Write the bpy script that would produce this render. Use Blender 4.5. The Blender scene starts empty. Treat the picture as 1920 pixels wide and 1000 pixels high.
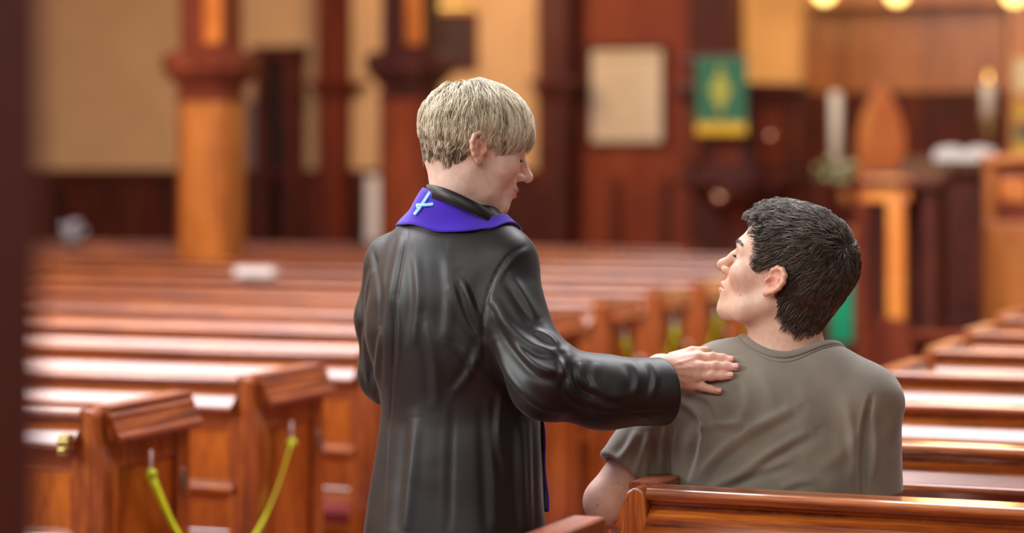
import bpy, math, random
import numpy as np
from mathutils import Vector, Matrix

# ---------------------------------------------------------------- camera, world, lights, exposure
SC = bpy.context.scene
COL = SC.collection
F, CX, YH, CZ = 4533.0, 960.0, 310.0, 1.48          # focal length in pixels, horizon row, eye height
cam_d = bpy.data.cameras.new('camera'); cam = bpy.data.objects.new('camera', cam_d); COL.objects.link(cam)
cam.location = (0, 0, CZ); cam.rotation_euler = (math.pi / 2, 0, 0)
cam_d.sensor_width = 36; cam_d.lens = 36 * F / 1920
cam_d.shift_y = -(500 - YH) / 1920
cam_d.clip_start = 0.05; cam_d.clip_end = 200
cam_d.dof.use_dof = True; cam_d.dof.focus_distance = 4.12; cam_d.dof.aperture_fstop = 1.9
SC.camera = cam
SC.view_settings.view_transform = 'Standard'; SC.view_settings.look = 'None'
SC.view_settings.exposure = 0.08; SC.view_settings.gamma = 1.0
SC.view_settings.use_curve_mapping = False

world = bpy.data.worlds.new('hall_air'); SC.world = world; world.use_nodes = True
bg = world.node_tree.nodes['Background']
bg.inputs['Color'].default_value = (0.62, 0.52, 0.44, 1); bg.inputs['Strength'].default_value = 0.29

def area(name, loc, target, sx, sy, power, color):
    d = bpy.data.lights.new(name, 'AREA'); d.shape = 'RECTANGLE'; d.size = sx; d.size_y = sy
    d.energy = power; d.color = color
    o = bpy.data.objects.new(name, d); COL.objects.link(o); o.location = loc
    o.rotation_euler = (Vector(target) - Vector(loc)).to_track_quat('-Z', 'Y').to_euler()
    return o
def point(name, loc, power, color, r=0.12):
    d = bpy.data.lights.new(name, 'POINT'); d.energy = power; d.color = color; d.shadow_soft_size = r
    o = bpy.data.objects.new(name, d); COL.objects.link(o); o.location = loc
    return o
area('roof_window_light', (-.8, 7.9, 6.4), (-.8, 7.7, 0), 11.0, 5.2, 1450, (0.96, 0.95, 1.0))
area('front_window_light', (-2.0, 19.2, 4.6), (-.5, 6.0, 1.0), 9.0, 2.4, 170, (0.95, 0.97, 1.0))
area('side_window_light', (-6.85, 3.0, 3.9), (0, 4.6, 1.2), 4.2, 3.4, 700, (0.90, 0.96, 1.0))
area('rear_fill_light', (-1.5, -2.0, 5.2), (0.2, 5.0, 0.9), 5.0, 3.0, 210, (1.0, 0.97, 0.93))  # unseen fill light added behind the camera
point('wall_lamp_light', (-.6, 18.2, 3.1), 110, (1.0, 0.72, 0.42), .5)
point('chancel_lamp_light', (1.6, 19.9, 3.3), 130, (1.0, 0.62, 0.26), .6)
point('chancel_lamp_light', (3.9, 19.6, 3.2), 130, (1.0, 0.60, 0.24), .6)

# ---------------------------------------------------------------- helpers
TH = math.radians(20)                                # the pews' bearing
def P(px, py, Y):                                    # point at depth Y seen at photo pixel
    return Vector(((px - CX) * Y / F, Y, CZ - (py - YH) * Y / F))

class MB:
    def __init__(s): s.v = []; s.f = []
    def add(s, vs, fs):
        n = len(s.v); s.v += [tuple(v) for v in vs]; s.f += [tuple(i + n for i in f) for f in fs]; return s
    def box(s, x0, x1, y0, y1, z0, z1):
        if x0 > x1: x0, x1 = x1, x0
        v = [(x, y, z) for x in (x0, x1) for y in (y0, y1) for z in (z0, z1)]
        return s.add(v, [(0, 1, 3, 2), (4, 6, 7, 5), (0, 4, 5, 1), (2, 3, 7, 6), (0, 2, 6, 4), (1, 5, 7, 3)])
    def prism(s, prof, a0, a1, axis='x'):            # closed profile swept along an axis
        n = len(prof); vs = []
        for a in (a0, a1):
            for p, q in prof:
                vs.append({'x': (a, p, q), 'y': (p, a, q), 'z': (p, q, a)}[axis])
        fs = [(i, (i + 1) % n, (i + 1) % n + n, i + n) for i in range(n)]
        return s.add(vs, fs + [tuple(range(n - 1, -1, -1)), tuple(range(n, 2 * n))])
    def lathe(s, prof, c=(0, 0, 0), n=24):           # (r, z) profile turned round z
        vs = []; fs = []
        for r, z in prof:
            for k in range(n):
                a = 2 * math.pi * k / n
                vs.append((c[0] + r * math.cos(a), c[1] + r * math.sin(a), c[2] + z))
        for i in range(len(prof) - 1):
            for k in range(n):
                k2 = (k + 1) % n
                fs.append((i * n + k, i * n + k2, (i + 1) * n + k2, (i + 1) * n + k))
        fs += [tuple(range(n - 1, -1, -1)), tuple(range((len(prof) - 1) * n, len(prof) * n))]
        return s.add(vs, fs)
    def tube(s, pts, r, n=10):
        pts = [Vector(p) for p in pts]; vs = []; fs = []; m = len(pts)
        rs = r if hasattr(r, '__len__') else [r] * m
        up = Vector((0.13, 0.21, 0.97))
        for i, p in enumerate(pts):
            t = (pts[min(i + 1, m - 1)] - pts[max(i - 1, 0)]).normalized()
            a = t.cross(up).normalized(); b = t.cross(a).normalized()
            for k in range(n):
                w = 2 * math.pi * k / n
                vs.append(p + (a * math.cos(w) + b * math.sin(w)) * rs[i])
        for i in range(m - 1):
            for k in range(n):
                k2 = (k + 1) % n
                fs.append((i * n + k, i * n + k2, (i + 1) * n + k2, (i + 1) * n + k))
        fs += [tuple(range(n - 1, -1, -1)), tuple(range((m - 1) * n, m * n))]
        return s.add(vs, fs)
    def mesh(s, name, mat, smooth=False, bevel=0):
        me = bpy.data.meshes.new(name); me.from_pydata(s.v, [], s.f); me.validate()
        import bmesh
        b = bmesh.new(); b.from_mesh(me); bmesh.ops.recalc_face_normals(b, faces=b.faces)
        b.to_mesh(me); b.free()
        if mat: me.materials.append(mat)
        if smooth: me.shade_smooth()
        return me
def ob(name, mb, mat, parent=None, smooth=False, bevel=0, loc=None, rz=0):
    o = bpy.data.objects.new(name, mb.mesh(name, mat, smooth)); COL.objects.link(o)
    if parent: o.parent = parent
    if loc is not None: o.location = loc
    if rz: o.rotation_euler = (0, 0, rz)
    if bevel:
        m = o.modifiers.new('bevel', 'BEVEL'); m.width = bevel; m.segments = 2; m.limit_method = 'ANGLE'
    return o
def tag(o, label=None, cat=None, group=None, kind=None):
    if label: o['label'] = label
    if cat: o['category'] = cat
    if group: o['group'] = group
    if kind: o['kind'] = kind
    return o
def thing(name, label, cat, loc=(0, 0, 0), rz=0, group=None):
    o = bpy.data.objects.new(name, None); COL.objects.link(o); o.empty_display_size = .1
    o.location = loc; o.rotation_euler = (0, 0, rz)
    return tag(o, label, cat, group)
def struct(name, mb, mat, **k): return tag(ob(name, mb, mat, **k), kind='structure')
def copy_tree(o, parent=None):
    c = o.copy(); COL.objects.link(c)
    if parent: c.parent = parent
    for ch in list(o.children): copy_tree(ch, c)
    return c

# ---------------------------------------------------------------- materials
def lin(c): return tuple(((x / 255) / 12.92 if x / 255 <= .04045 else ((x / 255 + .055) / 1.055) ** 2.4) for x in c) + (1,)
class NT:
    def __init__(s, name):
        s.m = bpy.data.materials.new(name); s.m.use_nodes = True; s.t = s.m.node_tree
        s.b = s.t.nodes['Principled BSDF']
    def n(s, typ, **k):
        x = s.t.nodes.new(typ)
        for a, v in k.items():
            if a[0] == '_': setattr(x, a[1:], v)
            else: x.inputs[a.replace('_', ' ')].default_value = v
        return x
    def l(s, a, b): s.t.links.new(a, b)
    def set(s, **k):
        for a, v in k.items(): s.b.inputs[a.replace('_', ' ')].default_value = v
        return s
    def ramp(s, src, stops):
        r = s.n('ShaderNodeValToRGB'); e = r.color_ramp.elements
        while len(e) < len(stops): e.new(.5)
        for i, (p, c) in enumerate(stops): e[i].position = p; e[i].color = c
        s.l(src, r.inputs[0]); return r
    def coords(s, scale, kind='Object', rot=(0, 0, 0)):
        c = s.n('ShaderNodeTexCoord'); m = s.n('ShaderNodeMapping')
        m.inputs['Scale'].default_value = scale; m.inputs['Rotation'].default_value = rot
        s.l(c.outputs[kind], m.inputs[0]); return m.outputs[0]
    def bump(s, src, strength, dist=.001):
        b = s.n('ShaderNodeBump', Strength=strength, Distance=dist); s.l(src, b.inputs['Height'])
        s.l(b.outputs[0], s.b.inputs['Normal'])
def wood(name, dark, mid, light, scale, rough=.36, coat=.5, spec=.5, cior=1.5):   # scale is small along the grain
    w = NT(name); co = w.coords(scale)
    n1 = w.n('ShaderNodeTexNoise', Scale=1.0, Detail=6.0, Roughness=.62, Distortion=.6); w.l(co, n1.inputs['Vector'])
    n2 = w.n('ShaderNodeTexNoise', Scale=7.0, Detail=3.0, Roughness=.7); w.l(co, n2.inputs['Vector'])
    mx = w.n('ShaderNodeMath', _operation='MULTIPLY_ADD'); mx.inputs[1].default_value = .35
    w.l(n2.outputs['Fac'], mx.inputs[0]); w.l(n1.outputs['Fac'], mx.inputs[2])
    r = w.ramp(mx.outputs[0], [(.48, lin(dark)), (.66, lin(mid)), (.86, lin(light))])
    w.l(r.outputs[0], w.b.inputs['Base Color'])
    w.set(Roughness=rough, Coat_Weight=coat, Coat_Roughness=.14, IOR=1.5, Coat_IOR=cior)
    w.b.inputs['Specular IOR Level'].default_value = spec
    w.bump(mx.outputs[0], .25, .0012)
    return w.m
def plain(name, c, rough=.6, metal=0, noise=.08, scale=20, bump=0):
    w = NT(name); n = w.n('ShaderNodeTexNoise', Scale=scale, Detail=4.0); co = w.coords((1, 1, 1)); w.l(co, n.inputs['Vector'])
    a = [x * (1 - noise * 2) for x in lin(c)[:3]] + [1]; b = [min(1, x * (1 + noise * 2)) for x in lin(c)[:3]] + [1]
    r = w.ramp(n.outputs['Fac'], [(.3, a), (.7, b)]); w.l(r.outputs[0], w.b.inputs['Base Color'])
    w.set(Roughness=rough, Metallic=metal)
    if bump: w.bump(n.outputs['Fac'], bump)
    return w.m
def glow(name, c, e):
    w = NT(name); w.set(Base_Color=lin(c), Emission_Color=lin(c), Emission_Strength=e); return w.m

W_X = wood('oak_along_rail', (88, 34, 8), (158, 74, 20), (210, 122, 42), (2.2, 30, 30), coat=1.0, cior=1.85)
W_Z = wood('oak_upright', (76, 28, 8), (144, 64, 18), (198, 110, 38), (30, 30, 2.2))
W_Y = wood('oak_along_cap', (84, 32, 10), (144, 64, 22), (188, 100, 38), (30, 2.2, 30))
W_P = wood('oak_panel', (90, 36, 8), (158, 72, 18), (204, 112, 34), (7, 7, 2.0), rough=.3)
W_D = wood('dark_oak', (44, 14, 8), (76, 26, 14), (104, 42, 22), (9, 9, 1.3), rough=.6, coat=.0, spec=.25)
W_R = wood('red_oak', (86, 32, 14), (112, 44, 20), (132, 58, 28), (5, 5, 1.0), rough=.6, coat=.0, spec=.2)
W_A = wood('amber_oak', (128, 62, 16), (172, 92, 26), (202, 118, 42), (8, 8, 1.2), rough=.4)
W_C = wood('chancel_oak', (104, 58, 22), (146, 88, 40), (172, 112, 56), (9, 9, .8), rough=.5, coat=.1)
W_RW = wood('red_panel_oak', (112, 44, 22), (132, 56, 30), (148, 68, 38), (5, 5, 1.0), rough=.6, coat=.0, spec=.2)
W_C3 = wood('russet_oak', (100, 38, 16), (132, 54, 22), (154, 70, 30), (8, 8, 1.0), rough=.6, coat=.0, spec=.2)
W_O = wood('warm_lit_oak', (170, 84, 26), (206, 112, 40), (226, 136, 60), (8, 8, 1.0), rough=.5, coat=.0, spec=.2)  # brighter wood colour for the warm-lit side of the upper shafts
M_WALL = plain('cream_plaster', (219, 171, 122), .9, noise=.03, scale=3)
M_CARPET = plain('maroon_carpet', (92, 22, 26), .95, noise=.2, scale=200, bump=.4)
M_CUSH = plain('red_cushion', (120, 24, 22), .9, noise=.12, scale=90)
M_BRASS = plain('brass', (190, 170, 110), .35, 1, noise=.05)
M_STEEL = plain('dull_metal', (150, 140, 120), .4, .8)
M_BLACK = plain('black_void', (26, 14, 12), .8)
M_TAPE = plain('lime_tape', (206, 214, 20), .5, noise=.06, scale=8)
M_WHITE = plain('white_paper', (232, 222, 214), .8, noise=.02)
M_CORD = plain('pale_cord', (222, 200, 196), .5)

# ---------------------------------------------------------------- setting
fl = MB().box(-14, 14, -4, 26, -.1, 0)
struct('floor', fl, wood('floor_boards', (60, 26, 14), (96, 44, 22), (120, 60, 32), (9, 1.2, 9), rough=.45))
FWO, FRZ = (0, 20, 0), -TH                           # origin and bearing of the front wall
def wl(px, off=0):                                   # photo column -> position along the front wall
    k = (px - CX) / F; c, s_ = math.cos(TH), math.sin(TH)
    return (k * (20 + off * c) - off * s_) / (c + k * s_)
def wz(px, py, off=0):
    s_ = wl(px, off); Y = 20 - s_ * math.sin(TH) + off * math.cos(TH)
    return CZ - (py - YH) * Y / F
def wbox(mb, px0, px1, py0, py1, d0, d1):            # d: distance in front of the wall (positive = nearer)
    a, b = wl(px0, -d1), wl(px1, -d1); m = (px0 + px1) / 2
    return mb.box(a, b, -d1, -d0, wz(m, py1, -d1), wz(m, py0, -d1))
def wstruct(name, mb, mat, bevel=0): return struct(name, mb, mat, loc=FWO, rz=FRZ, bevel=bevel)
zt = 6.0
mb = MB()
mb.box(-9.5, wl(1066), 0, .25, 0, zt)
wstruct('wall_front', mb, M_WALL)
# dark wainscot under the plaster
mb = MB(); mb.box(-9.5, wl(1066), -.05, 0, 0, wz(300, 322))
mb.box(-9.5, wl(1066), -.09, 0, wz(300, 330), wz(300, 318))
for k in range(-13, 21): mb.box(wl(60) + k * .42 - .03, wl(60) + k * .42 + .03, -.065, 0, .1, 1.38)
wstruct('trim_1', mb, W_D)
# red-brown panelled part that carries the notice board
mb = MB(); mb.box(wl(1066), wl(1300), 0, .25, 0, zt)
wstruct('wall_panelled', mb, W_RW)
# side wall with its wainscot
mb = MB(); mb.box(-7.25, -7.0, -4, 26, 0, zt); struct('wall_left', mb, M_WALL)
mb = MB(); mb.box(-7.0, -6.95, -4, 26, 0, 1.42); mb.box(-7.0, -6.91, -4, 26, 1.38, 1.42)
for k in range(70): mb.box(-7.0, -6.935, -3.8 + k * .42, -3.74 + k * .42, .1, 1.38)
struct('trim_left', mb, W_D)
# doorway
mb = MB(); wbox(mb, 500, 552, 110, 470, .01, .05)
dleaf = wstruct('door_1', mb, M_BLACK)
mb = MB(); wbox(mb, 478, 502, 92, 470, 0, .12); wbox(mb, 530, 560, 92, 470, 0, .14); wbox(mb, 470, 562, 86, 112, 0, .16)
wstruct('door_frame_1', mb, W_D)
mb = MB(); wbox(mb, 452, 480, 190, 400, .02, .05)
ob('door_glass', mb, plain('grey_glass', (120, 104, 100), .2), dleaf)
# pilasters against the wall
def pilaster(n, x0, x1, cap0, cap1, over, top_dark=True, d=.22, m=W_D, mlow=None):
    mb = MB(); wbox(mb, x0, x1, -900, 475, 0, d)
    wbox(mb, x0 - over, x1 + over, cap0, cap0 + (cap1 - cap0) * .35, 0, d + .12)
    wbox(mb, x0 - over * .6, x1 + over * .6, cap0 + (cap1 - cap0) * .35, cap0 + (cap1 - cap0) * .7, 0, d + .08)
    wbox(mb, x0 - over * .25, x1 + over * .25, cap0 + (cap1 - cap0) * .7, cap1, 0, d + .04)
    wstruct('column_%d' % n, mb, m, bevel=.01)
pilaster(2, 594, 640, 152, 178, 22, m=wood('brown_oak', (70, 22, 12), (100, 36, 18), (128, 52, 26), (9, 9, .9), rough=.6, coat=.0, spec=.2))
pilaster(4, 1006, 1066, 148, 182, 14, d=.26, m=W_D)
mb = MB(); wbox(mb, 1290, 1372, -900, 480, -.1, .3)
wstruct('column_5', mb, W_D, bevel=.02)
# front wall beyond the chancel opening
mb = MB(); wbox(mb, 1886, 1896, -900, 330, -.1, .2)
wstruct('column_6', mb, W_D)
# chancel: side wall, panelled back wall, its floor and steps
OFF = 3.0
def cbox(mb, px0, px1, py0, py1, d0, d1):            # on the chancel's back wall
    a, b = wl(px0, OFF - d1), wl(px1, OFF - d1); m = (px0 + px1) / 2
    return mb.box(a, b, OFF - d1, OFF - d0, wz(m, py1, OFF - d1), wz(m, py0, OFF - d1))
mb = MB(); mb.box(wl(1250, OFF), wl(2300, OFF), OFF, OFF + .2, 0, zt)
wstruct('wall_chancel', mb, plain('warm_plaster', (236, 196, 140), .9, noise=.03, scale=2))
mb = MB(); cbox(mb, 1506, 1892, 4, 470, 0, .08); cbox(mb, 1506, 1892, -40, 8, 0, .5)
for x in range(1520, 1890, 34): cbox(mb, x, x + 5, 14, 160, .08, .11)
cbox(mb, 1506, 1892, 160, 172, .08, .16)
wstruct('wall_chancel_panelling', mb, W_C)
mb = MB(); cbox(mb, 1506, 1892, 172, 470, .08, .12); cbox(mb, 1372, 1506, 166, 470, 0, .14)
wstruct('trim_2', mb, W_D)
mb = MB(); mb.box(wl(1280), wl(1280) + 9, -5.2, 3.0, 0, .42); mb.box(wl(1280) + .05, wl(1280) + 9, -4.8, 3.0, .42, .56)
wstruct('floor_chancel', mb, M_CARPET)
# nearer aisle carpet
mb = MB(); mb.box(-.55, .55, -9, 3.6, 0, .012)
tag(ob('aisle_carpet', mb, M_CARPET, loc=(.55, 7.4, 0), rz=-math.radians(18)), 'maroon carpet runner along the aisle between the pews', 'carpet')

# free-standing columns
def arcade(name, px, Y, w, label, m, ms):
    c = P(px, 310, Y); t = thing(name, label, 'column', (c.x, c.y, 0), -TH)
    h = w / 2
    def oct_(r, z0, z1, ch=.3):
        k = r * (1 - ch); pr = [(-r, -k), (-k, -r), (k, -r), (r, -k), (r, k), (k, r), (-k, r), (-r, k)]
        return pr, z0, z1
    def st(mb, r, z0, z1, ch=.35): pr, a, b = oct_(r, z0, z1, ch); mb.prism(pr, a, b, 'z')
    zc = CZ - (150 - YH) * Y / F; zc1 = CZ - (98 - YH) * Y / F
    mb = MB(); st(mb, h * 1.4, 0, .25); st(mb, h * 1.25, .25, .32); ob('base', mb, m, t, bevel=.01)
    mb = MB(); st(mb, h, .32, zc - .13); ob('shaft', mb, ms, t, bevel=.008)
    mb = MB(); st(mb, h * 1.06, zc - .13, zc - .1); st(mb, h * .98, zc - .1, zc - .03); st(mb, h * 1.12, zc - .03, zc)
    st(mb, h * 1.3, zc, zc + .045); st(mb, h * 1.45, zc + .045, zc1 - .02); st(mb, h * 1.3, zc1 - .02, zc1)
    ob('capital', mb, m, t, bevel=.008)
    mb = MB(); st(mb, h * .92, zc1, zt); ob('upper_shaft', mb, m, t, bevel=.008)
    ob('lit_side_strip', MB().box(h * .18, h * .86, -h * .98, -h * .85, zc1 + .04, zt), W_O, t, bevel=.01)  # orange strip: warm light on the shaft's right side, put into the colour
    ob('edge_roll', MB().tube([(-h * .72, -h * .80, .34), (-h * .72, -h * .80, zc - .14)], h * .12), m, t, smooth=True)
    return t
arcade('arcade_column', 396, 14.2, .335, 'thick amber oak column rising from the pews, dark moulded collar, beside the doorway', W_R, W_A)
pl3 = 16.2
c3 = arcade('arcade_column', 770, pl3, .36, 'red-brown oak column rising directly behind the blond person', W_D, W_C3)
# near post at the frame edge
t = thing('near_pillar', 'dark brown wooden pillar out of focus close to the camera', 'column', (-.452, 1.45, 0), 0)
near_m = wood('near_oak', (84, 26, 14), (104, 34, 18), (118, 44, 22), (9, 9, 1), rough=.8, coat=.0, spec=.1)
ob('shaft', MB().box(-.15, .15, -.12, .12, 0, 4), near_m, t, bevel=.02)
ob('base', MB().box(-.19, .19, -.16, .16, 0, .25), near_m, t, bevel=.02)

# ---------------------------------------------------------------- pews
def arc(cx, cz, r, a0, a1, n=8):
    return [(cx + r * math.cos(math.radians(a0 + (a1 - a0) * i / n)), cz + r * math.sin(math.radians(a0 + (a1 - a0) * i / n))) for i in range(n + 1)]
TOP = .94
def make_pew(s, L, label, group):
    t = thing('church_pew', label, 'pew', group=group)
    X = lambda a: a * s
    def xb(mb, a, b, *r): return mb.box(X(a), X(b), *r)
    # back with two fielded panels rows
    mb = MB(); xb(mb, .03, L, .008, .03, .50, .915)
    ob('back', mb, W_P, t)
    mb = MB(); xb(mb, .04, L, 0, .034, .50, .545); xb(mb, .04, L, 0, .034, .80, .86)
    n = max(2, round(L / .62))
    for k in range(n + 1):
        x = .045 + (L - .09) * k / n; xb(mb, x - .035 if k else x, x + .035, -.001, .034, .545, .86)
    ob('back_frame', mb, W_X, t, bevel=.004)
    prof = [(.045, .924), (.045, TOP), (-.008, TOP)] + arc(-.010, TOP - .0105, .0105, 90, 250, 9) + [(0.0, TOP - .024), (0.0, .912), (.03, .912)]
    ob('top_rail', MB().prism(prof, X(.044), X(L)), W_X, t)
    prof = [(0.0, .905), (-.006, .903), (-.046, .869)] + arc(-.0475, .8615, .0070, 60, 265, 8) + [(-.035, .853), (-.02, .850), (0.0, .848), (.01, .848), (.01, .905)]
    ob('book_ledge', MB().prism(prof, X(.046), X(L)), W_X, t)
    prof = [(0, .672), (-.012, .668)] + arc(-.022, .655, .012, 60, 270, 8) + [(0, .632)]
    ob('lower_moulding', MB().prism(prof, X(.05), X(L)), W_X, t)
    ob('seat', MB().prism([(.03, .40), (.03, .43), (.40, .45), (.415, .44), (.415, .42), (.40, .41)], X(.03), X(L)), W_X, t)
    ob('seat_cushion', MB().prism([(.05, .432), (.05, .462), (.07, .472), (.37, .485), (.395, .475), (.395, .45)], X(.06), X(L - .02)), M_CUSH, t, bevel=.006)
    ob('kick_board', MB().box(X(.05), X(L), .33, .35, 0, .41), W_P, t)
    # end: flared post, panelled board, moulded cap
    half = lambda z: .0175 + .026 * (1 / (1 + math.exp((z - .845) / .022)))
    zz = [0, .3, .6, .76, .80, .82, .835, .85, .865, .88, .90, TOP - .016]
    lef = [(X(.025) - half(z), z) for z in zz]; rig = [(X(.025) + half(z), z) for z in zz]
    pr = lef + [(X(.025) + x, TOP - .018 + z) for x, z in arc(0, 0, .0175, 165, 15, 8)] + rig[::-1]
    ob('end_post', MB().prism(pr, -.02, .034, 'y'), W_Z, t, bevel=.003)
    e = MB(); xb(e, .012, .036, .034, .415, .02, .90); ob('end_panel', e, W_P, t)
    e = MB(); xb(e, .002, .042, .034, .085, 0, .90); xb(e, .002, .042, .355, .425, 0, .90)
    xb(e, .003, .041, .085, .355, .80, .90); xb(e, .003, .041, .085, .355, 0, .14)
    ob('end_frame', e, W_Z, t, bevel=.004)
    cp = [(.05, TOP), (.046, TOP + .003), (.0, TOP + .003), (-.004, TOP), (-.003, TOP - .012), (-.011, TOP - .02), (-.010, TOP - .027),
          (-.021, TOP - .05), (-.023, TOP - .058), (-.031, TOP - .063), (-.033, TOP - .07), (-.029, TOP - .078), (-.004, TOP - .081), (.05, TOP - .081)]
    ob('end_cap', MB().prism([(X(a), b) for a, b in cp], .030, .425, 'y'), W_Y, t)
    pts = [(X(.002) + .004 * -s, .39 + .012 * math.cos(a), .735 + .03 * math.sin(a)) for a in np.linspace(0, 2 * math.pi, 17)[:-1]]
    pl = MB(); pl.prism([(p[1], p[2]) for p in pts], X(-.003), X(.004)); ob('latch_plate', pl, M_STEEL, t)
    return t
def place(o, x, y, rz, label, s):
    o.location = (x, y, 0); o.rotation_euler = (0, 0, rz); tag(o, label)
    return o
# left block
GL = 'pews in the block beyond the aisle, with taped ends'
L0 = None; LP = []
DY = .815
lab_l = ['first pew of the taped block, brass plate on its back by the rounded end post',
         'second pew of the taped block, holding the upper end of the lime tape',
         'third pew of the taped block, its end just touching the black robe sleeve',
         'fourth pew of the taped block, its end hidden behind the black robe',
         'fifth pew of the taped block, its end hidden behind the robe',
         'sixth pew of the taped block, its end just past the sleeve over a lime tape',
         'seventh pew of the taped block, end cap bright amber between robe and seated person',
         'eighth pew of the taped block, its end left of the seated person\'s face',
         'ninth pew of the taped block, its end behind the seated person\'s chin',
         'tenth pew of the taped block, its end behind the seated person\'s head']
for k in range(13):
    Y = 5.345 + DY * k; X_ = -.908 + .312 * DY * k
    if k > 10: X_ -= .55 * (k - 10) * math.cos(TH); Y += .55 * (k - 10) * math.sin(TH)
    lb = lab_l[k] if k < 10 else ['tenth', 'eleventh', 'twelfth', 'thirteenth', 'fourteenth'][k - 9] + ' pew of the taped block, %s' % (
        ['', 'a dark line of rail before the notice board wall', 'a blurred rail just before the thick amber column', 'hindmost, its rail cut by the thick amber column', ''][k - 9])
    if L0 is None: L0 = make_pew(-1, 5.2, lb, GL); o = L0
    else: o = copy_tree(L0)
    place(o, X_, Y, -TH, lb, -1); LP.append((X_, Y))
# brass plate on the first
pl = MB(); pl.box(-.078, -.050, -.060, -.053, .842, .876); pl.box(-.078, -.050, -.056, -.03, .872, .886); pl.box(-.074, -.054, -.067, -.060, .848, .858)
ob('number_plate', pl, M_BRASS, L0, bevel=.002)
# right block
GR = 'pews in the block where the person sits'
R0 = None; RP = []; RTH = math.radians(22)
rl = ['pew nearest the camera, only the tip of its end cap showing by the robe hem',
      'pew whose back the seated person leans on, its rounded end post beside the elbow',
      'first pew in front of the seated person, amber top edge level with the shirt sleeve',
      'second pew in front of the seated person, with a broad pale sheen on its rail',
      'third pew in front of the seated person, two thin pale rails just below the shoulder',
      'fourth pew in front of the seated person, end cap showing above the shoulder',
      'fifth pew in front of the seated person, end clear of the shoulder',
      'sixth pew in front of the seated person, short pale rail at the frame edge',
      'seventh pew in front of the seated person, tiny pale rail at the frame edge',
      'foremost pew of the seated person\'s block, before the maroon steps']
for k in range(-1, 9):
    Y = 4.07 + .757 * k; X_ = .190 + .335 * .757 * k
    if R0 is None: R0 = make_pew(1, 3.4, rl[k + 1], GR); o = R0
    else: o = copy_tree(R0)
    place(o, X_, Y, -RTH, rl[k + 1], 1); RP.append((X_, Y))
# tapes hung from pew end to pew end
gt = 'lime tapes hung between pew ends'
def end_pt(k, v, out, z):
    X_, Y = LP[k]; c, s_ = math.cos(TH), math.sin(TH)
    return Vector((X_ + v * s_ + out * c, Y + v * c - out * s_, z))
tl = {0: 'lime yellow tape sagging between the first and second taped pew ends', 1: 'lime tape sagging from the second to the third taped pew end',
      2: 'lime tape sagging from the third to the fourth pew end, behind the robe', 3: 'lime tape sagging below the robe sleeve, between the fourth and fifth pew ends',
      4: 'lime tape hanging at the fifth pew end beside the robe', 5: 'lime tape hanging above the robe\'s outstretched sleeve',
      6: 'dim lime tape strip over the resting hand', 7: 'lime tape strip just in front of the seated person\'s throat'}
def tape(a, b, sag, label):
    t = thing('barrier_tape', label, 'tape', (a.x, a.y, 0), 0, gt)
    o_ = Vector((a.x, a.y, 0)); n = 30; pts = []
    for i in range(n + 1):
        u = i / n; p = a.lerp(b, u) - o_; p.z -= sag * (1 - (2 * u - 1) ** 2); pts.append(p)
    d = (b - a).normalized(); mb = MB(); w = .016
    side = Vector((d.y, -d.x, 0)) * .004
    vs = []; fs = []
    for i, p in enumerate(pts):
        tg = (pts[min(i + 1, n)] - pts[max(i - 1, 0)]).normalized()
        tw = i / n * 5.0; nn = Vector((d.y, -d.x, 0)); bb = tg.cross(nn).normalized()
        e = bb * math.cos(.5 * math.sin(tw)) + nn * math.sin(.5 * math.sin(tw))
        q = tg.cross(e).normalized() * .002
        vs += [p + e * w + q, p + e * w - q, p - e * w - q, p - e * w + q]
    for i in range(n):
        for j in range(4):
            fs.append((i * 4 + j, i * 4 + (j + 1) % 4, i * 4 + 4 + (j + 1) % 4, i * 4 + 4 + j))
    fs += [(0, 1, 2, 3), (n * 4 + 3, n * 4 + 2, n * 4 + 1, n * 4)]
    ob('strip', mb.add(vs, fs), M_TAPE, t, smooth=True)
    for p in (pts[0], pts[-1]):
        ob('hook_cord', MB().tube([p + Vector((0, 0, -.005)), p + Vector((0.0, 0, .055))], .004), M_CORD, t, smooth=True)
        ob('knot', MB().lathe([(.002, -.014), (.012, -.008), (.015, 0), (.012, .008), (.002, .014)], p), M_TAPE, t, smooth=True)
sags = [.27, .4, .4, .19, .3, .2, .2, .2, .3]
for k in (0, 3, 5, 6, 7):
    a = end_pt(k, .19, .02, .775); b = end_pt(k + 1, .17, .02, .755)
    tape(a, b, sags[k], tl.get(k, 'lime tape at the ninth pew end, behind the seated person\'s chin'))

# ---------------------------------------------------------------- things on and before the front wall
def wthing(name, label, cat, px, off=0, z=0, group=None):
    s_ = wl(px, off); c, s2 = math.cos(TH), math.sin(TH)
    return thing(name, label, cat, (s_ * c + off * s2, 20 - s_ * s2 + off * c, z), FRZ, group), s_, off
def rel(mb, s0, off, z0, px0, px1, py0, py1, d0, d1):
    a, b = wl(px0, off - d1), wl(px1, off - d1); m = (px0 + px1) / 2
    return mb.box(a - s0, b - s0, -d1, -d0, wz(m, py1, off - d1) - z0, wz(m, py0, off - d1) - z0)
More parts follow.
